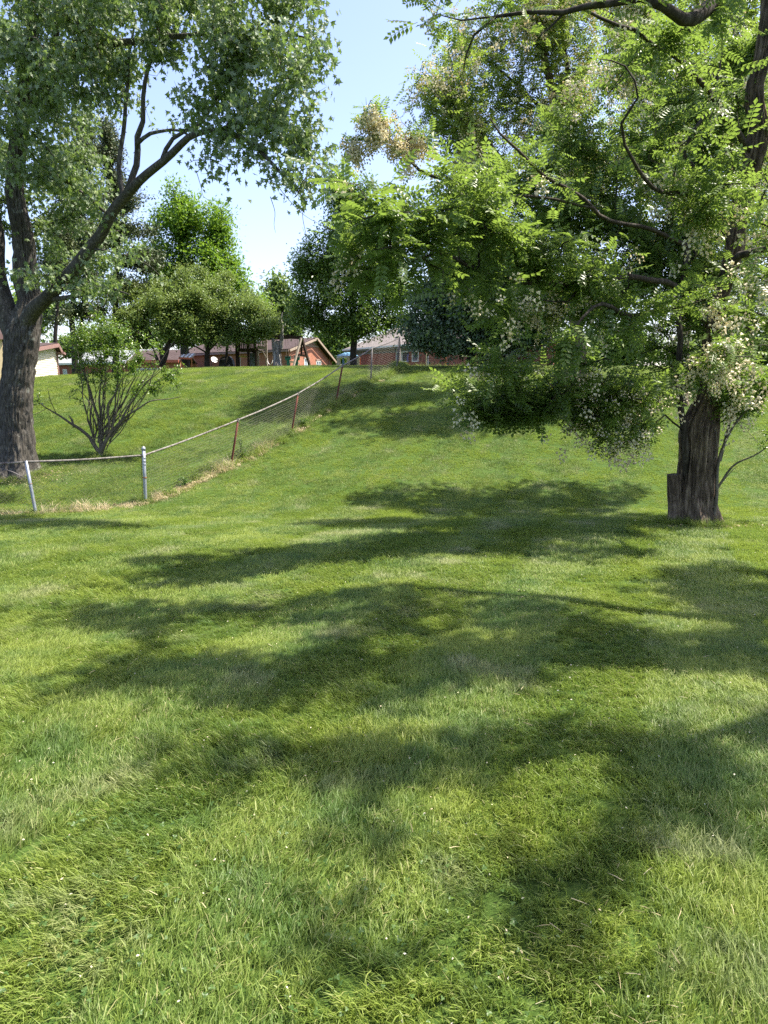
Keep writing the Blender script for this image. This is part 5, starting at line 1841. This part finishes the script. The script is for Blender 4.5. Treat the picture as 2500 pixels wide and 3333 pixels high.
def red_brick_house():
    L0, L1 = at(1117, 1137, 60), at(1560, 1101.5, 47.6)
    d = L1[:2] - L0[:2]
    L = np.linalg.norm(d)
    d /= L
    n = np.array([d[1], -d[0]])
    if n @ (-L0[:2]) < 0:
        n = -n
    d3 = np.array([*d, 0])
    n3 = np.array([*n, 0])
    t = thing('brick_house', 'red brick house with blue-grey frieze and white gutter right of the dense tree', 'house', (L0[0], L0[1], 2.1))
    ez = (L0[2] + L1[2]) / 2
    c0 = L0[:2] - n * .5 + d * .3
    c1 = L1[:2] - n * .5
    ops = []
    Lw = np.linalg.norm(c1 - c0)
    for u0, u1, va, vb in ((1290, 1327, 1177, 1146), (1342, 1362, 1176, 1143)):
        (p, ta), (q, tb) = on_line(c0, c1, u0), on_line(c0, c1, u1)
        ops.append((ta * Lw, tb * Lw, zat(va, (p[1] + q[1]) / 2), zat(vb, (p[1] + q[1]) / 2)))
    zf = ez - .50
    mb, fr_ = wall(c0, c1, 1.5, zf, ops)
    mb.build('front_wall', M['brickB'], t)
    for i, o_ in enumerate(ops):
        window(t, fr_, *o_, 1 if i == 0 else 0, 'white', 'screen' if i == 0 else 'glass', w=.075)
    # frieze above the brick, soffit, gutter
    mb, _ = wall(c0 + n * .02, c1 + n * .02, zf + .003, ez - .1, [])
    mb.build('frieze', M['bluegrey'], t)
    a = np.array([*L0[:2], ez])
    b = np.array([*L1[:2], ez])
    g = MB()
    g.beam(a + n3 * .06 + [0, 0, -.06], b + n3 * .06 + [0, 0, -.06], .12, .13)
    g.build('gutter', M['white'], t)
    g = MB()
    g.beam(a - n3 * .05 + [0, 0, -.17], b - n3 * .05 + [0, 0, -.17], .03, .14)
    g.build('fascia', M['bluegrey'], t)
    g = MB()
    g.beam(a - n3 * .30 + [0, 0, -.235], b - n3 * .30 + [0, 0, -.235], .5, .02)
    g.build('soffit', M['bluegrey'], t)
    # hipped roof
    W, hr = 8.0, 2.0
    r0 = a - n3 * W / 2 + d3 * W / 2 * .8 + [0, 0, hr]
    r1 = b - n3 * W / 2 + [0, 0, hr]
    e2, e3 = a - n3 * W, b - n3 * W
    slab([a, b, r1, r0], .1, None, 'roofB', t)
    slab([e2, e3, r1, r0], .1, None, 'roofB', t)
    slab([a, e2, r0, r0 - n3 * .01], .1, None, 'roofB', t)
    mb, _ = wall(c0, c0 - n * (W - 1), 1.5, ez - .1, [])
    mb.build('end_wall', M['brickB'], t)
    mb, _ = wall(c0 - n * (W - 1), c1 - n * (W - 1), 1.5, ez - .1, [])
    mb.build('rear_wall', M['brickB'], t)
    # striped cloth hanging on the brick pier
    p, _ = on_line(c0, c1, 1331)
    f = thing('hanging_flag', 'narrow purple and white cloth hanging between the two white windows', 'flag', (*(p + n * .1), zat(1178, p[1])))
    za, zb = zat(1179, p[1]), zat(1151, p[1])
    zz = np.linspace(zb, za, 12)
    V = []
    for i, z in enumerate(zz):
        for s in np.linspace(-.085, .085, 5):
            q = p + n * (.1 + .03 * math.sin(s * 40 + z * 6)) + d * (s * (1 + .25 * math.sin(z * 9)))
            V.append((*q, z))
    V = np.array(V)
    i = np.arange(11)[:, None] * 5
    j = np.arange(4)[None]
    Fq = np.stack([i + j, i + j + 1, i + j + 6, i + j + 5], -1).reshape(-1, 4)
    link('cloth', mesh_np('cloth', V - np.array(f.location), Fq, smooth=True), M['purple'], f)
    k = MB()
    k.beam((*(p + n * .02), zb), (*(p + n * .16), zb), .02)
    k.build('bracket', M['greypost'], f)


red_brick_house()


def grey_roof_house():
    a, b = at(180, 1187, 62), at(408, 1178, 58)
    ez = (a[2] + b[2]) / 2
    a[2] = b[2] = ez
    t = thing('brick_house', 'low brick house with pale grey roof and white gutter seen behind the bush', 'house', (a[0], a[1], 2.0))
    d3 = (b - a) / np.linalg.norm(b - a)
    n3 = np.array([d3[1], -d3[0], 0])
    if n3[:2] @ (-a[:2]) < 0:
        n3 = -n3
    c0, c1 = (a - n3 * .4)[:2], (b - n3 * .4)[:2]
    L = np.linalg.norm(c1 - c0)
    (p, ta), (q, tb) = on_line(c0, c1, 204), on_line(c0, c1, 216)
    op = (ta * L, tb * L, ez - 1.5, ez - .45)
    mb, fr_ = wall(c0, c1, 1., ez - .05, [op])
    mb.build('front_wall', M['brickB'], t)
    window(t, fr_, *op, 1, 'white', 'curtain')
    g = MB()
    g.beam(a + n3 * .06, b + n3 * .06, .12, .16)
    g.build('gutter', M['white'], t)
    W, h = 7, 1.25
    slab([a, b, b - n3 * W / 2 + [0, 0, h], a - n3 * W / 2 + [0, 0, h]], .08, None, 'roofC', t)
    slab([a - n3 * W, b - n3 * W, b - n3 * W / 2 + [0, 0, h], a - n3 * W / 2 + [0, 0, h]], .08, None, 'roofC', t)
    for c in (c0, c1):
        mb, _ = wall(c, c - n3[:2] * (W - .8), 1., ez - .05, [])
        mb.build('end_wall', M['brickB'], t)


grey_roof_house()


def garage():
    a, b = at(412, 1172, 53), at(582, 1181, 52)
    ez = (a[2] + b[2]) / 2
    a[2] = b[2] = ez
    t = thing('brick_garage', 'brick garage with orange-red fascia half hidden by the thicket of thorn stems', 'garage', (a[0], a[1], 2.2))
    c0, c1 = a[:2] + [0, .4], b[:2] + [0, .4]
    L = np.linalg.norm(c1 - c0)
    op = (.5, 2.4, 1.6, ez - .5)
    mb, fr_ = wall(c0, c1, 1.5, ez, [op])
    mb.build('front_wall', M['brickA'], t)
    window(t, fr_, *op, 1, 'white', 'glass', name='door')
    g = MB()
    g.beam(a + [0, -.03, 0], b + [0, -.03, 0], .06, .2)
    g.build('fascia', M['redtrim'], t)
    s = np.array([0, 2.6, .95])
    slab([a, b, b + s, a + s], .08, None, 'roofA', t)
    slab([a + s * [0, 2, 0], b + s * [0, 2, 0], b + s, a + s], .08, None, 'roofA', t)
    mb, _ = wall(c0 + [0, 4.4], c1 + [0, 4.4], 1.5, ez, [])
    mb.build('rear_wall', M['brickA'], t)


garage()


def awning():
    p0, p1 = at(582, 1163, 46), at(626, 1165, 46)
    t = thing('awning', 'small pale ribbed awning with a slanted orange post by the garage', 'awning', (*p0[:2], 2.6))
    n = 7
    for i in range(n):
        a = p0 + (p1 - p0) * i / n
        b = p0 + (p1 - p0) * (i + .92) / n
        q = np.array([0, 1.0, .28])
        m_ = MB()
        m_.hexa([a, b, b + q, a + q, a + [0, 0, .04], b + [0, 0, .04], b + q + [0, 0, .04], a + q + [0, 0, .04]])
        m_.build('panel', M['white' if i % 2 else 'trim'], t)
    m_ = MB()
    m_.beam(p0 + [0, -.02, -.05], p1 + [0, -.02, -.05], .05, .1)
    m_.build('front_rail', M['redtrim'], t)
    m_ = MB()
    m_.beam(at(587, 1172, 46), at(600, 1200, 46), .09)
    m_.build('slanted_post', M['orange'], t)
    m_ = MB()
    m_.beam(at(624, 1168, 46), at(624, 1202, 46), .06)
    m_.build('post', M['orange'], t)


awning()


def cream_shed():
    A, B = at(96, 1225, 30), at(187, 1220, 33.5)
    A2, B2 = A[:2], B[:2]
    d = B2 - A2
    L = np.linalg.norm(d)
    d /= L
    n = np.array([d[1], -d[0]])
    if n @ (-A2) < 0:
        n = -n
    n3 = np.array([*n, 0])
    t = thing('shed', 'cream lap-sided shed with mauve roof edge just right of the maple trunk', 'shed', (*A2, float(tz(*A2))))
    pk, tp = on_line(A, B, 176)
    sp = tp * L
    zp = zat(1120, pk[1])
    z0, z1 = zat(1134, A[1]), zat(1141, B[1])
    zb = min(float(tz(*A2)), float(tz(*B2))) - .2
    zlist = np.arange(zb, zp, .105)
    for z in zlist:                               # each lap board stands proud of the one above
        zz = z + .105
        zm = z + .06
        s0 = 0 if zm < z0 else (zm - z0) / (zp - z0) * sp
        s1 = L if zm < z1 else L - (zm - z1) / (zp - z1) * (L - sp)
        if s1 - s0 < .1:
            continue
        a, b = A2 + d * s0, A2 + d * s1
        m_ = MB()
        m_.hexa([(*(a + n * .028), z), (*(b + n * .028), z), (*(b - n * .02), z), (*(a - n * .02), z),
                 (*(a + n * .006), zz), (*(b + n * .006), zz), (*(b - n * .02), zz), (*(a - n * .02), zz)])
        m_.build('siding_board', M['cream'], t)
    bk = n3 * 3.0
    m_ = MB()
    m_.hexa([(*(A2 - n * .021), zb), (*(B2 - n * .021), zb), (*(B2 - n * 3), zb), (*(A2 - n * 3), zb),
             (*(A2 - n * .021), z0), (*(B2 - n * .021), z1), (*(B2 - n * 3), z1), (*(A2 - n * 3), z0)])
    m_.build('core_wall', M['cream'], t)
    m_ = MB()
    m_.beam((*(B2 + n * .03 + d * .04), zb), (*(B2 + n * .03 + d * .04), z1), .10, .07, (n[0], n[1], 0))
    m_.build('corner_board', M['mauvetrim'], t)
    P0 = np.array([*(A2 - d * .3 + n * .25), z0 + .02])
    P1 = np.array([*(A2 + d * sp + n * .25), zp + .06])
    P2 = np.array([*(B2 + d * .30 + n * .25), z1 - .12])
    slab([P0, P0 - bk, P1 - bk, P1], .06, None, 'roofA', t)
    slab([P2, P2 - bk, P1 - bk, P1], .06, None, 'roofA', t)
    for a, b in ((P0, P1), (P2, P1)):
        m_ = MB()
        m_.beam(a + n3 * .02 + [0, 0, -.11], b + n3 * .02 + [0, 0, -.11], .03, .16)
        m_.build('rake_board', M['mauvetrim'], t)
    m_ = MB()
    q = np.array([*(B2 + n * .15), z1 - .1])
    m_.beam(q + n3 * .05 + [0, 0, 0], q + n3 * .05 + [*(d * .32), -.04], .3, .1)
    m_.build('eave_return', M['mauvetrim'], t)


cream_shed()


def tan_shed():
    A, B = at(-90, 1235, 25.5), at(18, 1232, 26)
    t = thing('shed', 'tan vertically boarded shed at the left edge of the view', 'shed', (*A[:2], float(tz(*A[:2]))))
    d = B[:2] - A[:2]
    L = np.linalg.norm(d)
    d /= L
    n = np.array([d[1], -d[0]])
    if n @ (-A[:2]) < 0:
        n = -n
    zt, zb = zat(1103, 26), float(tz(*B[:2])) - .2
    k = int(L / .20)
    for i in range(k):
        a, b = A[:2] + d * (L * i / k), A[:2] + d * (L * (i + .96) / k)
        m_ = MB()
        m_.hexa([(*(a + n * .02), zb), (*(b + n * .02), zb), (*b, zb), (*a, zb), (*(a + n * .02), zt), (*(b + n * .02), zt), (*b, zt), (*a, zt)])
        m_.build('wall_board', M['tan'], t)
    m_ = MB()
    m_.hexa([(*(A[:2] - n * .002), zb), (*(B[:2] - n * .002), zb), (*(B[:2] - n * 2.5), zb), (*(A[:2] - n * 2.5), zb), (*(A[:2] - n * .002), zt), (*(B[:2] - n * .002), zt), (*(B[:2] - n * 2.5), zt), (*(A[:2] - n * 2.5), zt)])
    m_.build('core_wall', M['tan'], t)
    a = np.array([*(A[:2] + n * .2), zt + .12])
    b = np.array([*(B[:2] + n * .2 + d * .15), zt + .12])
    s = np.array([*(-n * 1.5), .7])
    slab([a, b, b + s, a + s], .1, None, 'roofA', t)
    m_ = MB()
    m_.beam(a + [*(n * .02), -.05], b + [*(n * .02), -.05], .03, .2)
    m_.build('fascia', M['mauvetrim'], t)


tan_shed()


# ------------------------------------------------------------------ play things on the crest
def play_set():
    y = 42.0
    g = lambda u, v, yy=y: at(u, v, yy)
    t = thing('swing_set', 'weathered wooden swing set with raised dark play tower and A-frame end', 'swing set', (*g(900, 1195)[:2], float(tz(*g(900, 1195)[:2]))))

    def beam(name, a, b, w, m, h=None):
        k = MB()
        k.beam(a, b, w, h)
        return k.build(name, M[m], t)

    def down(p, dx=0, dy=0):
        q = np.array([p[0] + dx, p[1] + dy, 0.])
        q[2] = float(tz(q[0], q[1])) - .05
        return q
    beam('top_beam', g(812, 1090), g(986, 1099), .10, 'wooddark', .19)
    ap = g(981, 1102)
    beam('frame_leg', ap + [0, -.1, .02], down(g(957, 1195), 0, -1.0), .10, 'woodgrey', .10)
    beam('frame_leg', ap + [.03, .1, .02], down(g(1009, 1195), 0, .9), .12, 'wooddark', .12)
    beam('frame_leg', ap + [0, .06, -.05], g(981, 1158, 42.3), .10, 'wooddark', .10)
    beam('cross_brace', g(965, 1155), g(998, 1159, 42.2), .08, 'wooddark', .11)
    # tower: deck on posts, railings, pitched cover
    for u, yy, m, vt, w in ((769, 41.6, 'wooddark', 1098, .13), (807, 41.3, 'wooddark', 1100, .13), (776, 43.2, 'wooddark', 1100, .12), (829, 43.2, 'wooddark', 1095, .12), (839, 41.4, 'woodgrey', 1128, .10), (866, 41.5, 'woodgrey', 1098, .10), (831, 41.2, 'wooddark', 1096, .1)):
        a = g(u, vt, yy)
        beam('tower_post', down(a), a, w, m, w)
    for i in range(11):
        a = g(768 + i * 7.2, 1139, 41.3)
        b = a + [0, 1.9, 0]
        beam('deck_board', a, b, .12, 'wooddark', .04)
    beam('deck_rim', g(766, 1139, 41.22), g(838, 1137, 41.22), .05, 'wooddark', .15)
    beam('deck_rim', g(838, 1130, 41.2), g(867, 1134, 41.3), .05, 'woodgrey', .19)
    for i in range(9):
        a = g(781 + i * 5.6, 1124, 41.25)
        beam('rail_slat', a + [0, 0, -.26], a + [0, 0, .22], .07, 'wooddark', .025)
    for i in range(4):
        a = g(841 + i * 6.4, 1110, 41.25)
        beam('rail_slat', a + [0, 0, -.3], a + [0, 0, .28], .045, 'woodgrey', .03)
    beam('hand_rail', g(778, 1110, 41.2), g(830, 1110, 41.2), .05, 'wooddark', .09)
    # sloping dark cover
    a, b, c = g(775, 1112, 41.2), g(832, 1112, 41.2), g(803, 1088, 42.2)
    k = MB()
    k.add([a, b, c + [.5, 0, 0], c - [.5, 0, 0], a + [0, 2, 0], b + [0, 2, 0]], [[0, 1, 2, 3], [4, 3, 2, 5]], [[0, 3, 4], [1, 5, 2]])
    k.build('tower_cover', M['blackcov'], t)
    beam('side_brace', g(853, 1140, 41.4), g(866, 1165, 41.4), .06, 'woodgrey', .06)
    beam('side_brace', g(838, 1168, 41.4), down(g(829, 1196, 41.4)), .09, 'woodgrey', .09)
    beam('side_brace', g(866, 1172, 41.4), down(g(873, 1196, 41.4)), .06, 'woodgrey', .06)
    beam('side_brace', g(838, 1155, 41.6), g(813, 1137, 41.6), .1, 'wooddark', .1)
    # hanging yellow cloth below the deck
    k = MB()
    k.beam(g(780, 1160, 41.6), g(806, 1161, 41.6), .5, .07)
    k.build('canvas_strip', M['yellowpl'], t)
    # blue grey slide leaning at the back
    k = MB()
    a, b = g(817, 1150, 42.8), down(g(833, 1196, 42.6))
    k.beam(a, b, .45, .05, (0, -1, .4))
    k.beam(a + [-.22, 0, .03], b + [-.22, 0, .03], .04, .16, (0, -1, .4))
    k.beam(a + [.22, 0, .03], b + [.22, 0, .03], .04, .16, (0, -1, .4))
    k.build('slide', M['bluegrey'], t)
    # belt swing
    for u, tu, vt in ((871, 869, 1167), (888, 889, 1172)):
        k = MB()
        k.tube([g(tu, 1095), g(u, vt)], [.007, .007], 5)
        k.build('swing_rope', M['woodgrey'], t)
    k = MB()
    Q = spline(np.array([g(871, 1167), g(871.5, 1176), g(875, 1184), g(880, 1187), g(885, 1183), g(888, 1172)]), .04)
    for sgn in (0,):
        V, Fq = [], []
        for i, q in enumerate(Q):
            V += [q + [0, -.08, 0], q + [0, .08, 0]]
        n = len(Q)
        Fq = [[2 * i, 2 * i + 1, 2 * i + 3, 2 * i + 2] for i in range(n - 1)]
        V2 = [v + np.array([0, 0, .014]) for v in V]
        k.add(V + V2, Fq + [[f + 2 * n for f in q[::-1]] for q in Fq] + [[2 * i, 2 * i + 2, 2 * i + 2 + 2 * n, 2 * i + 2 * n] for i in range(n - 1)])
    k.build('swing_seat', M['whitepl'], t)
    # two seated green glider
    gl = g(950, 1182)
    for u, s in ((937, 1), (967, -1)):
        k = MB()
        top, mid, low = g(u, 1160), g(u + 1 * s, 1172), g(u + 2 * s, 1197)
        k.beam(top + [0, 0, .0], mid, .32, .16, (0, -1, 0))
        k.beam(mid, low, .16, .14, (0, -1, 0))
        k.beam(low + [0, 0, .02], low + [.3 * s, 0, .0], .3, .05)
        o = k.build('glider_seat', M['greenpl'], t)
        o['off'] = list(t.location)
        k = MB()
        k.tube([g(u - 7, 1189), g(u - 8, 1183), g(u, 1180.5), g(u + 8, 1183), g(u + 7, 1189)], [.022] * 5, 8)
        k.build('hand_hoop', M['greenpl'], o, smooth=True)
        k = MB()
        k.tube([top + [-.14, 0, .03], top + [-.1, -.09, -.06], top + [.1, -.09, -.06], top + [.14, 0, .03]], [.02] * 4, 8)
        k.build('seat_rim', M['blackcov'], o, smooth=True)
        for dx in (-3, 4):
            k = MB()
            k.tube([g(u + dx + (-6 if s > 0 else -4), 1097), g(u + dx, 1160)], [.006, .006], 5)
            k.build('swing_rope', M['woodgrey'], t)
    beam('glider_bar', g(941, 1177), g(960, 1179), .10, 'creampl', .09)
    for u in (912, 921, 930, 940, 951, 961, 972):
        k = MB()
        p = g(u, 1104 - (u - 912) * .02)
        k.tube([p + [0, 0, .12], p], [.012, .012], 6)
        k.build('swing_hook', M['greypost'], t)


play_set()


def playhouse():
    y = 40.0
    c = at(1133, 1190, y)
    t = thing('playhouse', 'toy playhouse with pale blue roof and cream columns beside the dense tree trunk', 'playhouse', (c[0], c[1], float(tz(c[0], c[1]))))
    g = lambda u, v, yy=y: at(u, v, yy)
    zg = float(tz(c[0], c[1])) - .05

    def col(u, yy, w=.17, vt=1158):
        p = g(u, vt, yy)
        k = MB()
        h = p[2] - zg
        for f0, f1, ww in ((0, .12, 1.15), (.12, .8, .95), (.8, .92, 1.12), (.92, 1., .85)):
            hw = w * ww / 2
            k.box(p[0] - hw, p[0] + hw, p[1] - hw, p[1] + hw, zg + h * f0, zg + h * f1)
        k.build('column', M['creampl'], t)
    for u, yy in ((1101, 39.5), (1134, 39.4), (1165, 39.5), (1103, 40.7), (1164, 40.7)):
        col(u, yy)
    x0, x1 = g(1097, 1158)[0], g(1169, 1158)[0]
    z0 = g(1133, 1160)[2]
    zt = g(1133, 1147)[2]
    k = MB()
    xm0, xm1 = x0 + .45, x1 - .45
    k.hexa([(x0, 39.3, z0), (x1, 39.3, z0), (x1, 40.9, z0), (x0, 40.9, z0), (xm0, 39.9, zt), (xm1, 39.9, zt), (xm1, 40.3, zt), (xm0, 40.3, zt)])
    k.build('roof', M['bluepl'], t)
    k = MB()
    k.box(x0 + .03, x1 - .03, 39.34, 40.86, z0 - .10, z0 - .003)
    k.build('eave_band', M['whitepl'], t)
    hz = (z0 - zg)
    for a, b in ((g(1139, 1180, 39.4)[0], g(1161, 1180)[0]),):
        k = MB()
        k.box(a, b, 39.38, 39.44, zg, zg + hz * .42)
        k.build('front_panel', M['creampl'], t)
        k = MB()
        k.box(a, b, 39.385, 39.43, zg + hz * .75, z0 - .11)
        k.build('lintel_panel', M['bluepl'], t)
        k = MB()
        k.box((a + b) / 2 - .02, (a + b) / 2 + .02, 39.39, 39.42, zg + hz * .42, zg + hz * .75)
        k.build('window_bar', M['whitepl'], t)
    k = MB()
    k.box(g(1119, 1180)[0] - .05, g(1119, 1180)[0] + .05, 39.5, 39.6, zg, z0 - .11)
    k.build('door_jamb', M['bluepl'], t)
    k = MB()
    k.box(g(1172, 1180)[0] - .04, g(1172, 1180)[0] + .04, 39.7, 39.8, zg, zg + hz * .9)
    k.build('side_post', M['redtrim'], t)


playhouse()


def yard_things():
    # satellite dish on a pole
    y = 43.
    g = lambda u, v, yy=y: at(u, v, yy)
    p = g(694, 1176)
    t = thing('satellite_dish', 'small pale satellite dish on a thin pole behind the forked thorn trunk', 'satellite dish', (p[0], p[1], float(tz(p[0], p[1]))))
    k = MB()
    k.tube([(p[0] - .1, p[1], float(tz(p[0], p[1]))), (p[0] - .1, p[1], p[2])], [.02, .02], 8)
    k.build('pole', M['greypost'], t)
    c = g(698, 1170)
    ax = np.array([.5, -.7, .5])
    ax /= np.linalg.norm(ax)
    s = np.cross(ax, [0, 0, 1.])
    s /= np.linalg.norm(s)
    q = np.cross(s, ax)
    V = [c - ax * .05]
    for rr, dz in ((.1, -.04), (.2, 0.0)):
        for i in range(14):
            a = i / 14 * 2 * math.pi
            V.append(c + (s * math.cos(a) + q * math.sin(a)) * rr + ax * dz)
    k = MB()
    k.add(V, [[1 + i, 1 + (i + 1) % 14, 15 + (i + 1) % 14, 15 + i] for i in range(14)], [[0, 1 + (i + 1) % 14, 1 + i] for i in range(14)])
    k.build('dish', M['whitepl'], t, smooth=True)
    k = MB()
    k.tube([c - ax * .05, c - q * .1 + ax * .22], [.012, .012], 6)
    k.tube([c - ax * .05, (p[0] - .1, p[1], p[2])], [.015, .015], 6)
    k.build('feed_arm', M['greypost'], t)
    # covered grill
    y = 42.4
    p = g(746, 1195)
    zg = float(tz(p[0], y))
    t = thing('grill', 'black covered barbecue grill standing left of the play tower', 'grill', (p[0], y, zg))
    k = MB()
    pts = [(-.45, 0), (-.42, .55), (-.36, .85), (-.2, 1.02), (.2, 1.05), (.36, .86), (.42, .55), (.46, 0)]
    A = [(p[0] + x, y - .28 + .04 * math.sin(i * 2), zg + z) for i, (x, z) in enumerate(pts)]
    B = [(p[0] + x, y + .28, zg + z) for x, z in pts]
    n = len(pts)
    k.add(A + B, [[i, i + 1, n + i + 1, n + i] for i in range(n - 1)] + [[0, 1, 6, 7], [1, 2, 5, 6], [2, 3, 4, 5], [8, 15, 14, 9], [9, 14, 13, 10], [10, 13, 12, 11]])
    k.build('cover', M['blackcov'], t, smooth=False)
    k = MB()
    k.beam((p[0] - .62, y, zg + .8), (p[0] - .42, y, zg + .8), .4, .04)
    k.build('side_shelf', M['greypost'], t)
    # plant pot / white basin near it
    p = g(756, 1188)
    zg = float(tz(p[0], 41.2))
    t = thing('garden_basin', 'pale oval basin leaning in the weeds by the black covered grill', 'basin', (p[0], 41.2, zg))
    k = MB()
    Q = [(.0, .05), (.16, .06), (.24, .16), (.26, .24), (.24, .25), (.2, .14), (.0, .1)]
    V, Fq = [], []
    for i, (r, z) in enumerate(Q):
        for j in range(14):
            a = j / 14 * 2 * math.pi
            V.append((p[0] + r * math.cos(a), 41.2 + r * .6 * math.sin(a) + z * .3, zg + z + .12 + .5 * r * math.cos(a)))
    for i in range(len(Q) - 1):
        for j in range(14):
            Fq.append([i * 14 + j, i * 14 + (j + 1) % 14, (i + 1) * 14 + (j + 1) % 14, (i + 1) * 14 + j])
    k.add(V, Fq)
    k.build('bowl', M['trim'], t, smooth=True)
    for a in (-.12, .12):
        k = MB()
        k.beam((p[0] + a, 41.2, zg - .03), (p[0] + a, 41.24, zg + .2), .05)
        k.build('foot', M['greypost'], t)


yard_things()


def weed(u, v, y, label, h=.4):
    p = foot(u, v, y)
    t = thing('weed', label, 'plant', tuple(p))
    L = [[(p[0], p[1], p[2] - .02, .006), (p[0] + .02, p[1], p[2] + h * .5, .004), (p[0] + .05, p[1], p[2] + h, .002)]]
    tips = np.array([[p[0] + R.normal() * .09, p[1] + R.normal() * .06, p[2] + h * R.uniform(.15, 1.05)] for _ in range(26)])
    T = Tree(L, tips, step=.08, tipr=.0012, expo=.4, pen=.05, sag=.01, wob=.01)
    T.build(t, M['bushleaf'], big=.005, trunk_name='stem')
    gleaves(T, 9, L6, .045, 'flat', M['weed'], t, name='foliage', spread=.02, back=2)


def lawn_bits():
    # clover leaves, fallen petals and clippings on the near lawn
    n = 5200
    y = 1.2 + 9.5 * R.uniform(0, 1, n) ** 1.4
    x = R.uniform(-.62, .62, n) * (y + .8)
    k = (noise(x * .9, y * .9, 21.) + R.normal(size=n) * .12) > .28
    x, y = x[k], y[k]
    n = len(x)
    leafl = []
    T3 = []
    for a in (0, 2.1, 4.2):
        V6, F4, _ = tmpl_leaf6(.014, .012)
        c_, s_ = math.cos(a), math.sin(a)
        T3.append(np.stack([V6[:, 0] * c_ - V6[:, 1] * s_, V6[:, 0] * s_ + V6[:, 1] * c_, V6[:, 2]], 1))
        leafl.append(F4 + 6 * len(leafl))
    tm = (np.vstack(T3), np.vstack(leafl), None)
    P = np.column_stack([x, y, tz(x, y) + R.uniform(.03, .055, n)])
    V, Fs, rr = scatter(tm, P, frames(rdir(n, 0) * [1, 1, .2], rdir(n, 2.2)), R.uniform(.45, .85, n), R.uniform(.1, .8, n))
    tag(link('clover', mesh_np('clover', V, Fs, rnd=rr), M['weed']), 'low clover leaves in patches in the near lawn', kind='stuff')
    n = 1500
    y = 1.5 + 12 * R.uniform(0, 1, n)
    x = R.uniform(-.6, .6, n) * (y + .8)
    P = np.column_stack([x, y, tz(x, y) + R.uniform(.03, .06, n)])
    V, Fs, rr = scatter(LS, P, frames(rdir(n, 0) * [1, 1, .4], rdir(n, 1.5)), R.uniform(.006, .014, n), R.uniform(0, 1, n))
    tag(link('fallen_petals', mesh_np('fallen_petals', V, Fs, rnd=rr), M['blossom']), 'tiny pale petals scattered over the near lawn', kind='stuff')
    n = 2600
    y = 1.3 + 8 * R.uniform(0, 1, n) ** 1.3
    x = R.uniform(-.6, .6, n) * (y + .8)
    k = (noise(x * 1.1, y * 1.1, 33.) + R.normal(size=n) * .15) > .1
    x, y = x[k], y[k]
    n = len(x)
    P = np.column_stack([x, y, tz(x, y) + R.uniform(.035, .065, n)])
    tmb = (np.array([[0, -.02, 0], [0, .02, 0], [.5, .022, .07], [.5, -.022, .07], [1, 0, .02]]), np.array([[0, 3, 2, 1]]), np.array([[3, 4, 2]]))
    V, Fs, rr = scatter(tmb, P, frames(rdir(n, 0) * [1, 1, .25], rdir(n, 1.5)), R.uniform(.02, .06, n), np.clip(R.normal(.25, .3, n), 0, 1))
    tag(link('grass_clippings', mesh_np('grass_clippings', V, Fs, rnd=rr), M['straw']), 'pale dry clippings lying on top of the near lawn', kind='stuff')


lawn_bits()


weed(783, 1495, 18.0, 'leafy dark weed climbing the wire beside the first rusty post', .55)
weed(600, 1590, 16.0, 'small dark weed under the wire between the tall silver post and first rusty post', .22)
weed(985, 1405, 20.9, 'tuft of dark leaves at the foot of the wire by the second rusty post', .3)


def ground_bits():
    # bare earth and bark litter at the feet of the two big trees
    for (u, v, y, rx, ry, lab) in ((2290, 1700, 11.35, .8, .5, 'patch of dry litter at the foot of the locust trunk'), (90, 1560, 16.6, 1.1, .8, 'patch of worn earth at the foot of the big maple')):
        p = foot(u, v, y)
        n = 900
        P = np.stack([p[0] + R.normal(size=n) * rx * .45, p[1] + R.normal(size=n) * ry * .45], 1)
        Z = tz(P[:, 0], P[:, 1]) + R.uniform(.005, .06, n)
        Vt, Fs, rr = scatter(L6, np.column_stack([P, Z]), frames(rdir(n, 0) * [1, 1, .3], rdir(n, 1.5)), R.uniform(.015, .05, n), R.uniform(0, 1, n))
        o = link('leaf_litter', mesh_np('leaf_litter', Vt, Fs, rnd=rr), M['straw'])
        tag(o, lab, kind='stuff')


ground_bits()
